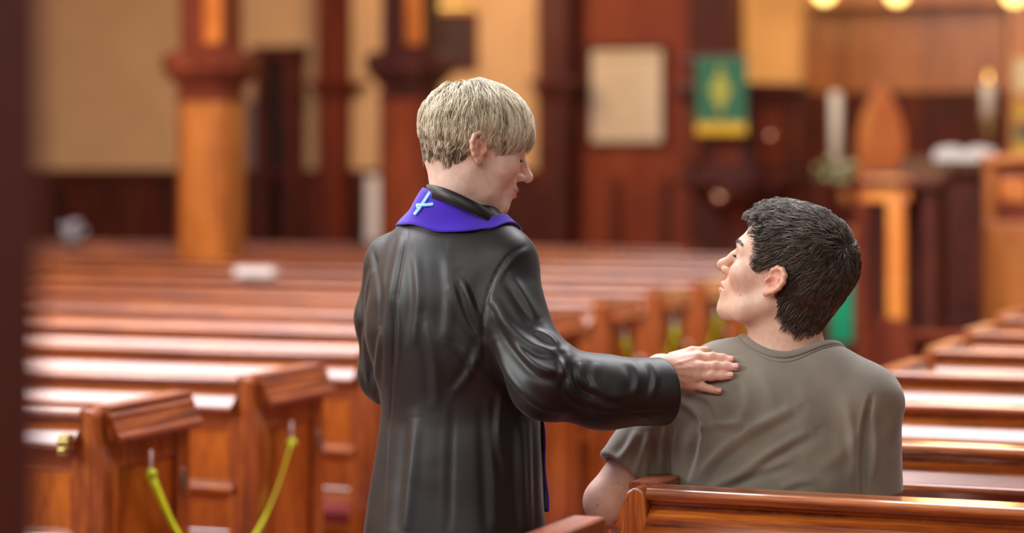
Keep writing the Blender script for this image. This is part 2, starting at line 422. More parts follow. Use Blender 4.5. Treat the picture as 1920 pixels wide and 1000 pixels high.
# notice board
z0 = wz(1172, 268)
t, s0, off = wthing('notice_board', 'framed board with a cream sheet hanging on the red-brown panelled wall', 'notice board', 1172, 0, z0)
mb = MB(); rel(mb, s0, 0, z0, 1098, 1106, 84, 272, 0, .05); rel(mb, s0, 0, z0, 1240, 1249, 84, 272, 0, .05)
rel(mb, s0, 0, z0, 1106, 1240, 84, 92, 0, .05); rel(mb, s0, 0, z0, 1106, 1240, 265, 272, 0, .05)
ob('frame', mb, W_D, t)
mb = MB(); rel(mb, s0, 0, z0, 1105, 1241, 91, 266, .005, .02)
ob('sheet', mb, plain('cream_sheet', (226, 200, 170), .7, noise=.02, scale=3), t)
mb = MB(); rel(mb, s0, 0, z0, 1116, 1230, 104, 112, .02, .023)
for i, y in enumerate(range(126, 252, 11)): rel(mb, s0, 0, z0, 1118, 1226 - (i * 7) % 23, y, y + 2, .02, .022)
ob('writing', mb, plain('faded_ink', (196, 172, 130), .8), t)
# dark picture left of pilaster 4
z0 = wz(855, 132)
t, s0, off = wthing('framed_picture', 'dark framed picture high on the cream wall behind the blond person', 'picture', 855, 0, z0)
mb = MB(); rel(mb, s0, 0, z0, 818, 892, 22, 132, 0, .06); ob('frame', mb, W_D, t, bevel=.01)
mb = MB(); rel(mb, s0, 0, z0, 826, 884, 32, 122, .06, .065); ob('canvas', mb, plain('dark_canvas', (62, 30, 24), .6), t)
t, s0, off = wthing('lit_wall_glow', 'added glowing strip standing for the yellow lit wall over the dark framed picture', 'lamp', 850, 0, wz(850, 14))  # added fixture; its glow stands for the lit strip of wall
mb = MB(); mb.prism([(-.14, .02), (-.10, .06), (0, .07), (0, .05), (-.1, .03)], -.17, .17); ob('shade', mb, M_BRASS, t)
mb = MB(); mb.box(-.16, .16, -.12, -.05, .0, .025); ob('tube', mb, glow('wall_glow', (255, 205, 110), 1.6), t)
# pale object by the wainscot
t, s0, off = wthing('wall_poster', 'pale notice standing against the wainscot beside the red-brown column', 'notice', 706, -.3, 0)
mb = MB(); mb.box(-.09, .09, -.02, .0, .84, wz(706, 330, -.3)); ob('sheet', mb, M_WHITE, t, bevel=.01)
mb = MB(); mb.lathe([(.16, 0), (.16, .02), (.02, .05), (.015, .85)], (0, .02, 0)); ob('stand', mb, M_BLACK, t, smooth=True)
# ---------------------------------------------------------------- sculpting tools: distance fields, meshed as one continuous surface
f32 = np.float32
def A(*v): return np.array(v, f32)
def PN(px, py, Y): return A((px - CX) * Y / F, Y, CZ - (py - YH) * Y / F)
def smin(a, b, k): h = np.maximum(k - np.abs(a - b), 0) / k; return np.minimum(a, b) - h * h * k * .25
def smax(a, b, k): return -smin(-a, -b, k)
def ell(p, c, r):
    q = (p - A(*c)) / A(*r); k0 = np.sqrt((q * q).sum(-1)) + 1e-9
    q2 = q / A(*r); k1 = np.sqrt((q2 * q2).sum(-1)) + 1e-9
    return k0 * (k0 - 1) / k1
def sph(p, c, r): d = p - A(*c); return np.sqrt((d * d).sum(-1)) - r
def cap(p, a, b, ra, rb=None):
    rb = ra if rb is None else rb; a = A(*a); b = A(*b); ba = b - a; pa = p - a
    h = np.clip((pa @ ba) / max(float(ba @ ba), 1e-12), 0, 1); d = pa - h[..., None] * ba
    return np.sqrt((d * d).sum(-1)) - (ra + (rb - ra) * h)
def chain(p, pts, rs, k=.01):
    d = None
    for i in range(len(pts) - 1):
        e = cap(p, pts[i], pts[i + 1], rs[i], rs[i + 1]); d = e if d is None else smin(d, e, k)
    return d
def far(p, c, R, fn, pad=.03):                       # evaluate fn only near its bounding sphere
    b = sph(p, c, R); m = b < pad; out = np.maximum(b, pad * .5) + .02
    if m.any(): out[m] = fn(p[m])
    return out
def rot(yaw, pitch, roll=0):                         # rows: right, forward, up of a head looking along yaw (from +y towards +x)
    cy, sy = math.cos(yaw), math.sin(yaw)
    fw = np.array([sy, cy, 0]); rt = np.array([cy, -sy, 0]); up = np.array([0, 0, 1.])
    c, s_ = math.cos(pitch), math.sin(pitch)
    fw, up = fw * c + up * s_, up * c - fw * s_
    c, s_ = math.cos(roll), math.sin(roll)
    rt, up = rt * c + up * s_, up * c - rt * s_
    return np.array([rt, fw, up], f32)
def grad(fn, p, e=.0008):
    g = np.stack([fn(p + A(e, 0, 0)) - fn(p - A(e, 0, 0)), fn(p + A(0, e, 0)) - fn(p - A(0, e, 0)), fn(p + A(0, 0, e)) - fn(p - A(0, 0, e))], -1)
    return g / (np.sqrt((g * g).sum(-1, keepdims=True)) + 1e-12)
def onto(fn, p, h=0, it=5):
    p = p.astype(f32)
    for _ in range(it): p = p - grad(fn, p) * (fn(p) - h)[..., None] * .9
    return p
def surface(fn, lo, hi, v):                          # surface nets over the blocks the surface passes through
    lo = A(*lo); hi = A(*hi); B = 12
    nb = np.ceil((hi - lo) / (v * B)).astype(int); n = nb * B + 1
    bi = np.stack(np.meshgrid(*[np.arange(k) for k in nb], indexing='ij'), -1).reshape(-1, 3)
    cen = lo + (bi + .5).astype(f32) * (B * v)
    dc = np.concatenate([fn(c) for c in np.array_split(cen, max(1, len(cen) // 60000))])
    keep = np.abs(dc) < B * v * .8660 * 1.35 + .004
    G = np.repeat(np.repeat(np.repeat(dc.reshape(nb), B, 0), B, 1), B, 2).astype(f32)
    G = np.pad(G, ((0, 1),) * 3, mode='edge')
    o = np.stack(np.meshgrid(*[np.arange(B + 1)] * 3, indexing='ij'), -1).reshape(-1, 3)
    kb = bi[keep]
    for ch in np.array_split(kb, max(1, len(kb) // 60)):
        idx = (ch[:, None, :] * B + o[None]).reshape(-1, 3)
        G[idx[:, 0], idx[:, 1], idx[:, 2]] = fn(lo + idx.astype(f32) * v)
    I = G < 0
    S = np.zeros((n[0] - 1, n[1] - 1, n[2] - 1), np.uint8)
    for dx in (0, 1):
        for dy in (0, 1):
            for dz in (0, 1): S += I[dx:n[0] - 1 + dx, dy:n[1] - 1 + dy, dz:n[2] - 1 + dz]
    cell = np.argwhere((S > 0) & (S < 8)); del S
    cid = (cell[:, 0].astype(np.int64) * n[1] + cell[:, 1]) * n[2] + cell[:, 2]
    acc = np.zeros((len(cell), 3), np.float64); cnt = np.zeros(len(cell))
    cn = [(a, b, c) for a in (0, 1) for b in (0, 1) for c in (0, 1)]
    for i in range(8):
        for j in range(i + 1, 8):
            dd = [cn[j][k] - cn[i][k] for k in range(3)]
            if sum(map(abs, dd)) != 1: continue
            a = G[cell[:, 0] + cn[i][0], cell[:, 1] + cn[i][1], cell[:, 2] + cn[i][2]]
            b = G[cell[:, 0] + cn[j][0], cell[:, 1] + cn[j][1], cell[:, 2] + cn[j][2]]
            m = (a < 0) != (b < 0); t = a / np.where(m, a - b, 1)
            q = np.array(cn[i])[None] + t[:, None] * np.array(dd)[None]
            acc[m] += q[m]; cnt[m] += 1
    V = (lo + (cell + acc / cnt[:, None]) * v).astype(f32)
    fs = []
    for ax in range(3):
        sl0 = [slice(None)] * 3; sl1 = [slice(None)] * 3; sl0[ax] = slice(0, -1); sl1[ax] = slice(1, None)
        D = I[tuple(sl0)] != I[tuple(sl1)]; e = np.argwhere(D); inn = I[tuple(sl0)][D]
        u, w = [(1, 2), (2, 0), (0, 1)][ax]
        ok = (e[:, u] > 0) & (e[:, w] > 0) & (e[:, u] < n[u] - 1) & (e[:, w] < n[w] - 1); e = e[ok]; inn = inn[ok]
        q = []
        for du, dw in ((0, 0), (-1, 0), (-1, -1), (0, -1)):
            c = e.copy(); c[:, u] += du; c[:, w] += dw
            q.append(np.searchsorted(cid, (c[:, 0].astype(np.int64) * n[1] + c[:, 1]) * n[2] + c[:, 2]))
        q = np.stack(q, 1); q[~inn] = q[~inn][:, ::-1]; fs.append(q)
    Fc = np.concatenate(fs)
    for _ in range(2):
        g = grad(fn, V, v * .4); V = V - g * np.clip(fn(V), -v * .5, v * .5)[:, None]
    return V, Fc
def npmesh(name, V, Fc, mat, parent=None, color=None, smooth=True):
    me = bpy.data.meshes.new(name); Fc = np.asarray(Fc)
    me.vertices.add(len(V)); me.vertices.foreach_set('co', np.asarray(V, f32).ravel())
    k = Fc.shape[1]; me.loops.add(Fc.size); me.loops.foreach_set('vertex_index', Fc.ravel().astype(np.int32))
    me.polygons.add(len(Fc)); me.polygons.foreach_set('loop_start', np.arange(0, Fc.size, k, dtype=np.int32))
    me.update(calc_edges=True); me.validate()
    if smooth: me.shade_smooth()
    if color is not None:
        a = me.color_attributes.new('Col', 'FLOAT_COLOR', 'POINT')
        c = np.ones((len(V), 4), f32); c[:, :3] = color; a.data.foreach_set('color', c.ravel())
    me.materials.append(mat)
    o = bpy.data.objects.new(name, me); COL.objects.link(o)
    if parent: o.parent = parent; o.matrix_parent_inverse = Matrix.Translation(parent.location).inverted()
    return o
def keep_big(V, Fc):                                 # drop stray crumbs of a meshed field
    lab = np.arange(len(V))
    for _ in range(200):
        m = lab[Fc].min(1); new = lab.copy()
        for k in range(Fc.shape[1]): np.minimum.at(new, Fc[:, k], m)
        new = new[new]; new = new[new]
        if (new == lab).all(): break
        lab = new
    u, c = np.unique(lab, return_counts=True); big = u[c.argmax()]
    ok = lab == big; idx = np.cumsum(ok) - 1
    return V[ok], idx[Fc[ok[Fc[:, 0]]]]
_rs = np.random.RandomState(7); _H = _rs.rand(4096).astype(f32)
def vnoise(p, s):
    q = p * s; i = np.floor(q).astype(np.int64); f = (q - i).astype(f32); f = f * f * (3 - 2 * f); r = 0
    for dx in (0, 1):
        for dy in (0, 1):
            for dz in (0, 1):
                h = _H[((i[:, 0] + dx) * 73 + (i[:, 1] + dy) * 179 + (i[:, 2] + dz) * 283) % 4096]
                w = (f[:, 0] if dx else 1 - f[:, 0]) * (f[:, 1] if dy else 1 - f[:, 1]) * (f[:, 2] if dz else 1 - f[:, 2])
                r = r + h * w
    return r * 2 - 1
def spline(pts, n):
    p = np.array(pts, float); m = len(p) - 1; out = []
    for u in np.linspace(0, m, n):
        i = min(int(u), m - 1); t = u - i
        a, b, c, d = p[max(i - 1, 0)], p[i], p[i + 1], p[min(i + 2, m)]
        out.append(.5 * (2 * b + (c - a) * t + (2 * a - 5 * b + 4 * c - d) * t * t + (3 * b - a - 3 * c + d) * t ** 3))
    return np.array(out)
def crease(V, N, D, path, w, amp, valley=.6, ycut=None):   # a fold of the cloth: path as seen from the aisle, width and height
    px = CX + V[:, 0] * F / V[:, 1]; py = YH - (V[:, 2] - CZ) * F / V[:, 1]
    pts = spline(path, 4 * len(path)); lo = pts.min(0) - 5 * w; hi = pts.max(0) + 5 * w
    face = np.clip(-N[:, 1] * 1.8 + .25, 0, 1)
    m = (px > lo[0]) & (px < hi[0]) & (py > lo[1]) & (py < hi[1]) & (face > 0)
    if ycut: m &= V[:, 1] < ycut
    if not m.any(): return
    x = np.stack([px[m], py[m]], 1); best = np.full(len(x), 1e9); sd = np.zeros(len(x)); tt = np.zeros(len(x)); n = len(pts) - 1
    for i in range(n):
        a, b = pts[i], pts[i + 1]; ba = b - a; h = np.clip(((x - a) @ ba) / (ba @ ba + 1e-9), 0, 1)
        d = x - a - h[:, None] * ba; r = np.sqrt((d * d).sum(1)); k = r < best
        best[k] = r[k]; sd[k] = (np.sign(ba[0] * d[:, 1] - ba[1] * d[:, 0]) * r)[k]; tt[k] = ((i + h) / n)[k]
    ta = np.sin(np.pi * np.clip(tt, 0.02, .98)) ** .6
    g = np.exp(-(sd / w) ** 2) - valley * np.exp(-((sd - 1.6 * w) / w) ** 2)
    cut = np.exp(-(np.maximum(best - np.abs(sd), 0) / w) ** 2)
    D[m] += (amp * g * ta * face[m] * np.exp(-(best / (4 * w)) ** 4)).astype(f32)
def drape(fn, I, O, nu, nv, h, name, mat, parent, thick=.003, wave=None):   # a band of cloth between two curves lying on a body
    a = spline(I, nu); b = spline(O, nu); t = np.linspace(0, 1, nv)
    p = (a[:, None] * (1 - t[None, :, None]) + b[:, None] * t[None, :, None]).reshape(-1, 3)
    p = onto(fn, p.astype(f32), h, 7); g = grad(fn, p)
    if wave is not None: p = p + g * wave(p)[:, None]
    top = p + g * thick; V = np.concatenate([p, top]); n = nu * nv; fs = []
    ix = np.arange(n).reshape(nu, nv)
    q = np.stack([ix[:-1, :-1], ix[1:, :-1], ix[1:, 1:], ix[:-1, 1:]], -1).reshape(-1, 4)
    fs = [q[:, ::-1], q + n]
    ring = np.concatenate([ix[0, :-1], ix[:-1, -1], ix[-1, :0:-1], ix[:0:-1, 0]]); r2 = np.roll(ring, -1)
    fs.append(np.stack([ring, r2, r2 + n, ring + n], 1))
    o = npmesh(name, V, np.concatenate(fs), mat, parent)
    import bmesh
    b_ = bmesh.new(); b_.from_mesh(o.data); bmesh.ops.recalc_face_normals(b_, faces=b_.faces); b_.to_mesh(o.data); b_.free(); o.data.shade_smooth()
    return o

# ---------------------------------------------------------------- head, in its own frame: x right, y forward, z up, origin between the ears
def skull(p, fem):
    d = ell(p, (0, -.010 + .007 * fem, .042 - .004 * fem), (.074, .097 - .007 * fem, .088 - .004 * fem))
    d = smin(d, ell(p, (0, .038, .040), (.060, .056, .060)), .03)
    d = smin(d, ell(p, (0, -.045 + .010 * fem, -.01), (.056, .048, .050)), .03)
    return d
def mirx(p): q = p.copy(); q[:, 0] = np.abs(q[:, 0]); return q
EARC = A(.0775, -.006, .0)
def ear(q):                                          # q mirrored so that x > 0
    e = (q - EARC) / A(1, .88, .88)
    # tilt: the top leans back and out
    t = math.radians(14); y = e[:, 1] * math.cos(t) + e[:, 2] * math.sin(t); z = -e[:, 1] * math.sin(t) + e[:, 2] * math.cos(t)
    o = math.radians(6); x = e[:, 0] * math.cos(o) + y * math.sin(o); y2 = -e[:, 0] * math.sin(o) + y * math.cos(o)
    e = np.stack([x, y2, z], 1)
    rim = [(.000, .013, .004), (.002, .015, .018), (.004, .008, .029), (.006, -.004, .0325), (.007, -.015, .027), (.007, -.0205, .014), (.006, -.0195, 0), (.004, -.014, -.012), (.002, -.006, -.022)]
    d = chain(e, rim, [.0026, .0030, .0034, .0036, .0037, .0036, .0034, .0034, .0040], .009)
    d = smin(d, ell(e, (.001, -.001, -.024), (.0042, .0085, .0095)), .006)                    # lobe
    plate = ell(e, (.001, -.003, .004), (.0042, .0170, .0270)); d = smin(d, plate, .004)
    d = smin(d, chain(e, [(.003, .004, .024), (.005, -.008, .016), (.005, -.011, .002), (.004, -.006, -.010)], [.0026, .003, .003, .0028], .004), .004)   # antihelix
    d = smin(d, ell(e, (.003, .0115, -.004), (.0045, .0045, .0060)), .004)                    # tragus
    d = smax(d, -ell(e, (.007, .002, -.002), (.0070, .0078, .0105)), .004)                    # concha
    d = smax(d, -ell(e, (.008, -.002, .021), (.0040, .0075, .0060)), .003)
    return d
def face(p, fem, smile=0):
    q = mirx(p); d = skull(p, fem)
    d = smin(d, ell(p, (0, .040, -.022), (.056, .053, .066)), .030)
    jw = .050 - .003 * fem
    d = smin(d, chain(q, [(jw, -.002, -.040), (jw * .86, .034, -.070), (.014, .072, -.088)], [.017, .017, .016], .02), .028)
    d = smin(d, ell(p, (0, .081, -.087), (.021, .0165, .0165)), .016)
    d = smin(d, ell(q, (.043, .060, -.016), (.022, .024, .021 + .004 * smile)), .022)
    d = smin(d, chain(q, [(.042, .074, .028), (.022, .088, .030), (.004, .091, .026)], [.009, .0105 - .003 * fem, .010 - .003 * fem], .01), .016)
    d = smin(d, ell(p, (0, .082, -.052), (.026, .021, .027)), .018)
    d = smax(d, -ell(q, (.032, .105, .009), (.0175, .018, .0125)), .012)                       # sockets
    d = smin(d, sph(q, (.0315, .0765, .0095), .0128), .003)                                    # lids over the eyes
    d = smin(d, chain(p, [(0, .0905, .022), (0, .103, .004), (0, .1175 + .003 * fem, -.017)], [.0075, .0078, .0088], .01), .010)
    d = smin(d, sph(p, (0, .1185 + .003 * fem, -.0205), .0103 - .001 * fem), .006)
    d = smin(d, ell(q, (.0115, .1035, -.0245), (.0065, .0105, .0075)), .006)
    d = smax(d, -ell(q, (.0062, .1085, -.0320), (.0032, .0062, .0040)), .003)                  # nostrils
    wl_ = .021 + .003 * smile; up_ = .003 * smile
    d = smin(d, chain(q, [(0, .1025, -.0505), (.007, .1015, -.0495), (wl_, .086, -.0545 + up_)], [.0052, .0052, .0026], .004), .004)
    d = smin(d, chain(q, [(0, .1015, -.0605), (.008, .0995, -.0602), (wl_, .0855, -.0555 + up_)], [.0062, .0058, .0026], .004), .004)
    d = smax(d, -chain(q, [(0, .1095, -.0555), (.010, .1065, -.0553), (wl_ + .002, .0905, -.0550 + up_)], [.0016, .0016, .0012], .002), .0025)
    d = smax(d, -ell(p, (0, .1085, -.0735), (.016, .008, .0050)), .008)
    m = np.abs(q[:, 0] - .078) < .05
    if m.any(): e = ear(q[m]); d[m] = smin(d[m], e, .006)
    return d
def skin_tint(q, fem, base, red, lip):               # q in head frame
    m = mirx(q); c = np.tile(A(*base), (len(q), 1))
    def mix(w, col): nonlocal c; w = np.clip(w, 0, 1)[:, None]; c = c * (1 - w) + A(*col) * w
    mix(.75 * np.exp(-((m[:, 0] - .082) / .016) ** 2 - ((m[:, 1] + .010) / .022) ** 2 - ((m[:, 2]) / .034) ** 2), red)
    mix(.45 * np.exp(-((m[:, 0] - .045) / .022) ** 2 - ((m[:, 1] - .07) / .03) ** 2 - ((m[:, 2] + .022) / .02) ** 2), red)
    mix(.35 * np.exp(-(m[:, 0] / .02) ** 2 - ((m[:, 1] - .118) / .014) ** 2 - ((m[:, 2] + .022) / .012) ** 2), red)
    lw = np.exp(-((m[:, 2] + .0555) / .0085) ** 4 - (m[:, 0] / .0225) ** 6) * (m[:, 1] > .083)
    mix(.9 * lw, lip)
    return c
def skin_material(name):
    w = NT(name); a = w.n('ShaderNodeVertexColor', _layer_name='Col'); n = w.n('ShaderNodeTexNoise', Scale=90.0, Detail=4.0)
    co = w.coords((1, 1, 1)); w.l(co, n.inputs['Vector'])
    h = w.n('ShaderNodeMix', _data_type='RGBA', _blend_type='MULTIPLY'); h.inputs['Factor'].default_value = .5
    r = w.ramp(n.outputs['Fac'], [(.3, (.82, .72, .70, 1)), (.7, (1.08, 1.05, 1.05, 1))])
    w.l(a.outputs['Color'], h.inputs['A']); w.l(r.outputs[0], h.inputs['B']); w.l(h.outputs['Result'], w.b.inputs['Base Color'])
    w.set(Roughness=.48, Subsurface_Weight=.12, Subsurface_Scale=.01)
    w.b.inputs['Subsurface Radius'].default_value = (1, .35, .2)
    w.bump(n.outputs['Fac'], .12, .0008)
    return w.m
def hair_material(name, rough, spec):
    w = NT(name); a = w.n('ShaderNodeVertexColor', _layer_name='Col'); w.l(a.outputs['Color'], w.b.inputs['Base Color'])
    w.set(Roughness=rough); w.b.inputs['Specular IOR Level'].default_value = spec
    return w.m
def strands(fn, roots, flow, length, lift, K, rad, rs, clump=.6, nclump=700, wild=.1):
    n = len(roots); pts = np.zeros((n, K, 3), f32); p = roots.astype(f32).copy(); pts[:, 0] = p
    ds = (length / (K - 1)).astype(f32); jit = rs.normal(0, wild, (n, 3)).astype(f32)
    for k in range(1, K):
        t = k / (K - 1); g = grad(fn, p)
        d = flow(p, t) + jit * (.4 + t); d = d - g * (d * g).sum(1, keepdims=True)
        d /= np.sqrt((d * d).sum(1, keepdims=True)) + 1e-9
        p = p + d * ds[:, None]; g = grad(fn, p)
        p = p - g * (fn(p) - lift(p, t))[:, None]; pts[:, k] = p
    ci = rs.choice(n, min(nclump, n), replace=False); cr = roots[ci]
    near = np.concatenate([np.argmin(((r[:, None] - cr[None]) ** 2).sum(-1), 1) for r in np.array_split(roots, max(1, n // 800))])
    t = (np.linspace(0, 1, K) ** 1.3)[None, :, None] * clump * rs.uniform(.5, 1.1, (n, 1, 1))
    g0 = pts[ci][near]; off = (roots - cr[near])[:, None, :] * (1 - .6 * np.linspace(0, 1, K)[None, :, None])
    pts = pts * (1 - t) + (g0 + off * .8) * t
    return pts.astype(f32)
def strand_mesh(pts, rad, taper=.15):
    n, K, _ = pts.shape; tg = np.gradient(pts, axis=1); tg /= np.sqrt((tg ** 2).sum(-1, keepdims=True)) + 1e-9
    up = np.array([.31, .22, .92], f32); a = np.cross(tg, up); a /= np.sqrt((a ** 2).sum(-1, keepdims=True)) + 1e-9; b = np.cross(tg, a)
    w = np.linspace(0, 1, K); r = rad[:, None] * np.where(w < .6, 1, 1 - (w - .6) / .4 * (1 - taper))[None]
    V = np.stack([pts + (a * math.cos(q) + b * math.sin(q)) * r[..., None] for q in (0, 2.094, 4.189)], 2)
    ix = np.arange(n * K * 3).reshape(n, K, 3); fs = []
    for j in range(3):
        j2 = (j + 1) % 3; fs.append(np.stack([ix[:, :-1, j], ix[:, :-1, j2], ix[:, 1:, j2], ix[:, 1:, j]], -1).reshape(-1, 4))
    return V.reshape(-1, 3), np.concatenate(fs)
def scalp_roots(fn, inside, n, rs, c=(0, -.005, .03)):
    out = []; tot = 0
    while tot < n:
        d = rs.normal(size=(n * 2, 3)).astype(f32); d /= np.sqrt((d * d).sum(1, keepdims=True)); p = A(*c) + d * .20
        for _ in range(14): p = p - d * (fn(p) * .9)[:, None]
        r2 = ((p - A(*c)) ** 2).sum(1); p = p[inside(p) & (rs.rand(len(p)) < r2 / .115 ** 2)]; out.append(p); tot += len(p)
    return np.concatenate(out)[:n]
# ---------------------------------------------------------------- the two people
def frame(yaw): c, s_ = math.cos(yaw), math.sin(yaw); return np.array([[c, -s_, 0], [s_, c, 0], [0, 0, 1]], f32)
def smooth(z, zs, v):                                # values joined by a smooth curve
    zs = np.array(zs, float); v = np.array(v, float); m = np.gradient(v, zs); z = np.clip(z, zs[0], zs[-1])
    i = np.clip(np.searchsorted(zs, z) - 1, 0, len(zs) - 2); h = zs[i + 1] - zs[i]; t = (z - zs[i]) / h
    return ((2 * t ** 3 - 3 * t ** 2 + 1) * v[i] + (t ** 3 - 2 * t ** 2 + t) * h * m[i] + (-2 * t ** 3 + 3 * t ** 2) * v[i + 1] + (t ** 3 - t ** 2) * h * m[i + 1]).astype(f32)
def ecol(q, zs, a, b, yc=None, xc=None):             # upright column of elliptical section changing with height
    z = q[:, 2]; A_ = smooth(z, zs, a); B_ = smooth(z, zs, b)
    y = q[:, 1] - (smooth(z, zs, yc) if yc is not None else 0)
    x = q[:, 0] - (smooth(z, zs, xc) if xc is not None else 0)
    k0 = np.sqrt((x / A_) ** 2 + (y / B_) ** 2) + 1e-6; k1 = np.sqrt((x / A_ ** 2) ** 2 + (y / B_ ** 2) ** 2) + 1e-6
    return k0 * (k0 - 1) / k1
def zcut(d, q, z0, z1, k=.02): return smax(smax(d, q[:, 2] - z1, k), z0 - q[:, 2], k)
def hand_sdf(p, wrist, knuckles, fingers, thumb, r=1.0, k=.006):
    d = None
    for kn in knuckles:
        e = cap(p, wrist, kn, .0145 * r, .0100 * r); d = e if d is None else smin(d, e, .016)
    for pts, rs in fingers + [thumb]:
        d = smin(d, chain(p, pts, [x * r for x in rs], .003), k)
    return d

# ---- seated person (his torso follows the pew)
MS = 1092.0; MT = PN(1450, 780, 4.215); MF = frame(math.radians(22))
def TW(x, y, z): return MT + A(x, y, z) @ MF
def TL(p): return (p - MT) @ MF.T
mh = .99; MH = rot(math.radians(-63), math.radians(22), math.radians(-3))
MHO = PN(1444, 527, 4.13) + MH[0] * .078 * mh
def MHL(p): return (p - MHO) @ MH.T / mh
def m_torso(q, o):
    d = ell(q, (0, 0, -.075), (.172 + o, .105 + o, .205 + o))
    d = smin(d, ell(q, (0, .0, -.02), (.150 + o, .100 + o, .125 + o)), .05)
    d = smin(d, chain(q, [(-.162, -.005, .030), (-.09, -.005, .068), (.09, -.005, .070), (.166, -.005, .032)], [.050 + o, .046 + o, .046 + o, .050 + o], .04), .04)
    lower = zcut(ecol(q, [-.60, -.5, -.3, -.1], [.17 + o, .178 + o, .150 + o, .165 + o], [.12 + o, .125 + o, .098 + o, .10 + o]), q, -.60 - o, -.06)
    return smin(d, lower, .05)
ML_S, ML_E = TW(-.168, 0, .022), PN(1139, 941, 4.235)
ML_W = PN(1168, 945, 4.46)
MR_S, MR_E = TW(.168, 0, .022), PN(1634, 985, 4.16)
MR_W = TW(.05, .36, -.42)
def m_neck(p):
    return smin(cap(p, MHO + (A(0, -.030, -.030) @ MH) * mh, TW(.024, .004, .085), .051, .058), cap(p, MHO + (A(0, .012, -.055) @ MH) * mh, TW(.02, .025, .10), .046, .05), .03)
def m_body(p):
    q = TL(p)
    d = far(p, MT + A(0, 0, -.2), .52, lambda x: m_torso(TL(x), -.012))
    d = smin(d, chain(p, [TW(-.12, -.01, .05), TW(-.02, -.002, .068)], [.034, .034], .03), .03)
    d = smin(d, chain(p, [TW(.12, -.01, .05), TW(.07, -.002, .068)], [.034, .034], .03), .03)
    d = smin(d, far(p, MHO + A(0, 0, -.1), .2, m_neck), .035)
    d = smin(d, far(p, MHO, .17, lambda x: face(MHL(x), 0) * mh), .018)
    a = chain(p, [ML_S, ML_S * .5 + ML_E * .5, ML_E, ML_W], [.047, .0425, .0405, .027], .012)
    a = smin(a, sph(p, ML_E + A(.004, .0, -.012), .034), .012)
    d = smin(d, a, .02)
    a = chain(p, [MR_S, MR_S * .5 + MR_E * .5, MR_E, MR_W], [.047, .043, .040, .026], .012)
    d = smin(d, a, .02)
    w = ML_W; f = A(.0, .95, -.2); f /= np.linalg.norm(f); sd = A(1, 0, 0); dn = A(0, -.2, -1)
    d = smin(d, far(p, w + f * .08, .13, lambda x: relaxed_hand(x, w, f, sd, dn)), .01)
    w2 = MR_W; f2 = TW(-.12, .40, -.44) - MR_W; f2 /= np.linalg.norm(f2)
    d = smin(d, far(p, w2 + f2 * .08, .13, lambda x: relaxed_hand(x, w2, f2, np.cross(f2, A(0, 0, 1)).astype(f32) * -1, A(0, 0, -1))), .01)
    return d
def relaxed_hand(p, w, f, sd, dn, r=1.08):
    kn = [w + f * .085 + sd * x for x in (-.030, -.010, .010, .028)]; fi = []
    for i, k0 in enumerate(kn):
        L = [.040, .045, .042, .033][i]
        a = k0 + f * L * .95 + dn * L * .25; b = a + f * L * .55 + dn * L * .45; c = b + f * L * .3 + dn * L * .45
        fi.append(([k0, a, b, c], [.0095, .0085, .008, .007]))
    t0 = w + f * .025 - sd * .025; t1 = t0 + f * .035 - sd * .022 + dn * .012; t2 = t1 + f * .028 - sd * .006 + dn * .008
    return hand_sdf(p, w, kn, fi, ([t0, t1, t2], [.014, .011, .0088]), r)
HEM_L = PN(1171, 888, 4.235); HEM_R = PN(1633, 925, 4.16)
def m_sleeve(p, s0, h, r0, r1, ri):
    ax = h - s0; ax = ax / np.linalg.norm(ax)
    d = cap(p, s0, h + ax * .05, r0, r1)
    d = smax(d, (p - h) @ ax, .006)
    ins = smax(cap(p, h - ax * .04, h + ax * .08, ri, ri), -((p - h) @ ax + .035), .004)
    return smax(d, -ins, .003)
def m_shirt(p, hollow=True):
    q = TL(p)
    d = far(p, MT + A(0, 0, -.2), .54, lambda x: m_torso(TL(x), .004))
    d = smin(d, ecol_shirt(q), .04)
    d = smin(d, chain(p, [TW(-.15, -.008, .040), TW(-.045, -.008, .064)], [.046, .034], .03), .05)
    d = smin(d, chain(p, [TW(.15, -.008, .042), TW(.085, -.008, .068)], [.046, .034], .03), .05)
    if hollow:                                                          # neckline
        k = np.sqrt(((q[:, 0] - .028) / .083) ** 2 + ((q[:, 1] - .022) / .080) ** 2); d = smax(d, -smax((k - 1) * .08, .056 - q[:, 2], .006), .003)
    d = smin(d, m_sleeve(p, ML_S, HEM_L, .060, .052, .0455), .035)
    d = smin(d, m_sleeve(p, MR_S, HEM_R, .060, .054, .047), .03)
    return d
def ecol_shirt(q):
    return zcut(ecol(q, [-.58, -.4, -.25, -.1, .02], [.185, .165, .160, .168, .15], [.130, .118, .110, .112, .10], [-.0, -.005, -.01, -.012, 0]), q, -.57, .0, .06)

# ---- standing person
WT = PN(850, 620, 4.20); WF = frame(math.radians(28))
def VW(x, y, z): return WT + A(x, y, z) @ WF
def VL(p): return (p - WT) @ WF.T
wh = .925; WH = rot(math.radians(73), math.radians(-15), math.radians(2))
WHO = PN(905, 280, 4.13) - WH[0] * .078 * wh
def WHL(p): return (p - WHO) @ WH.T / wh
WR = [(948, 494, 4.145), (955, 590, 4.115), (1026, 715, 4.055), (1130, 737, 4.07), (1256, 735, 4.09)]
WR = [PN(*x) for x in WR]; WRr = [.055, .056, .060, .0575, .0590]
WL = [PN(741, 497, 4.27), PN(722, 600, 4.29), PN(727, 702, 4.30), PN(790, 760, 4.50)]
WBASE = PN(866, 400, 4.205)
def ray_depth(fn, px, py, y0=3.8):
    o = A(0, 0, CZ); d = A((px - CX) / F, 1, -(py - YH) / F); t = y0
    for _ in range(80):
        s_ = float(fn((o + d * t)[None])[0])
        if s_ < .0002: break
        t += s_ * .7
        if t > 4.6: return None
    return t
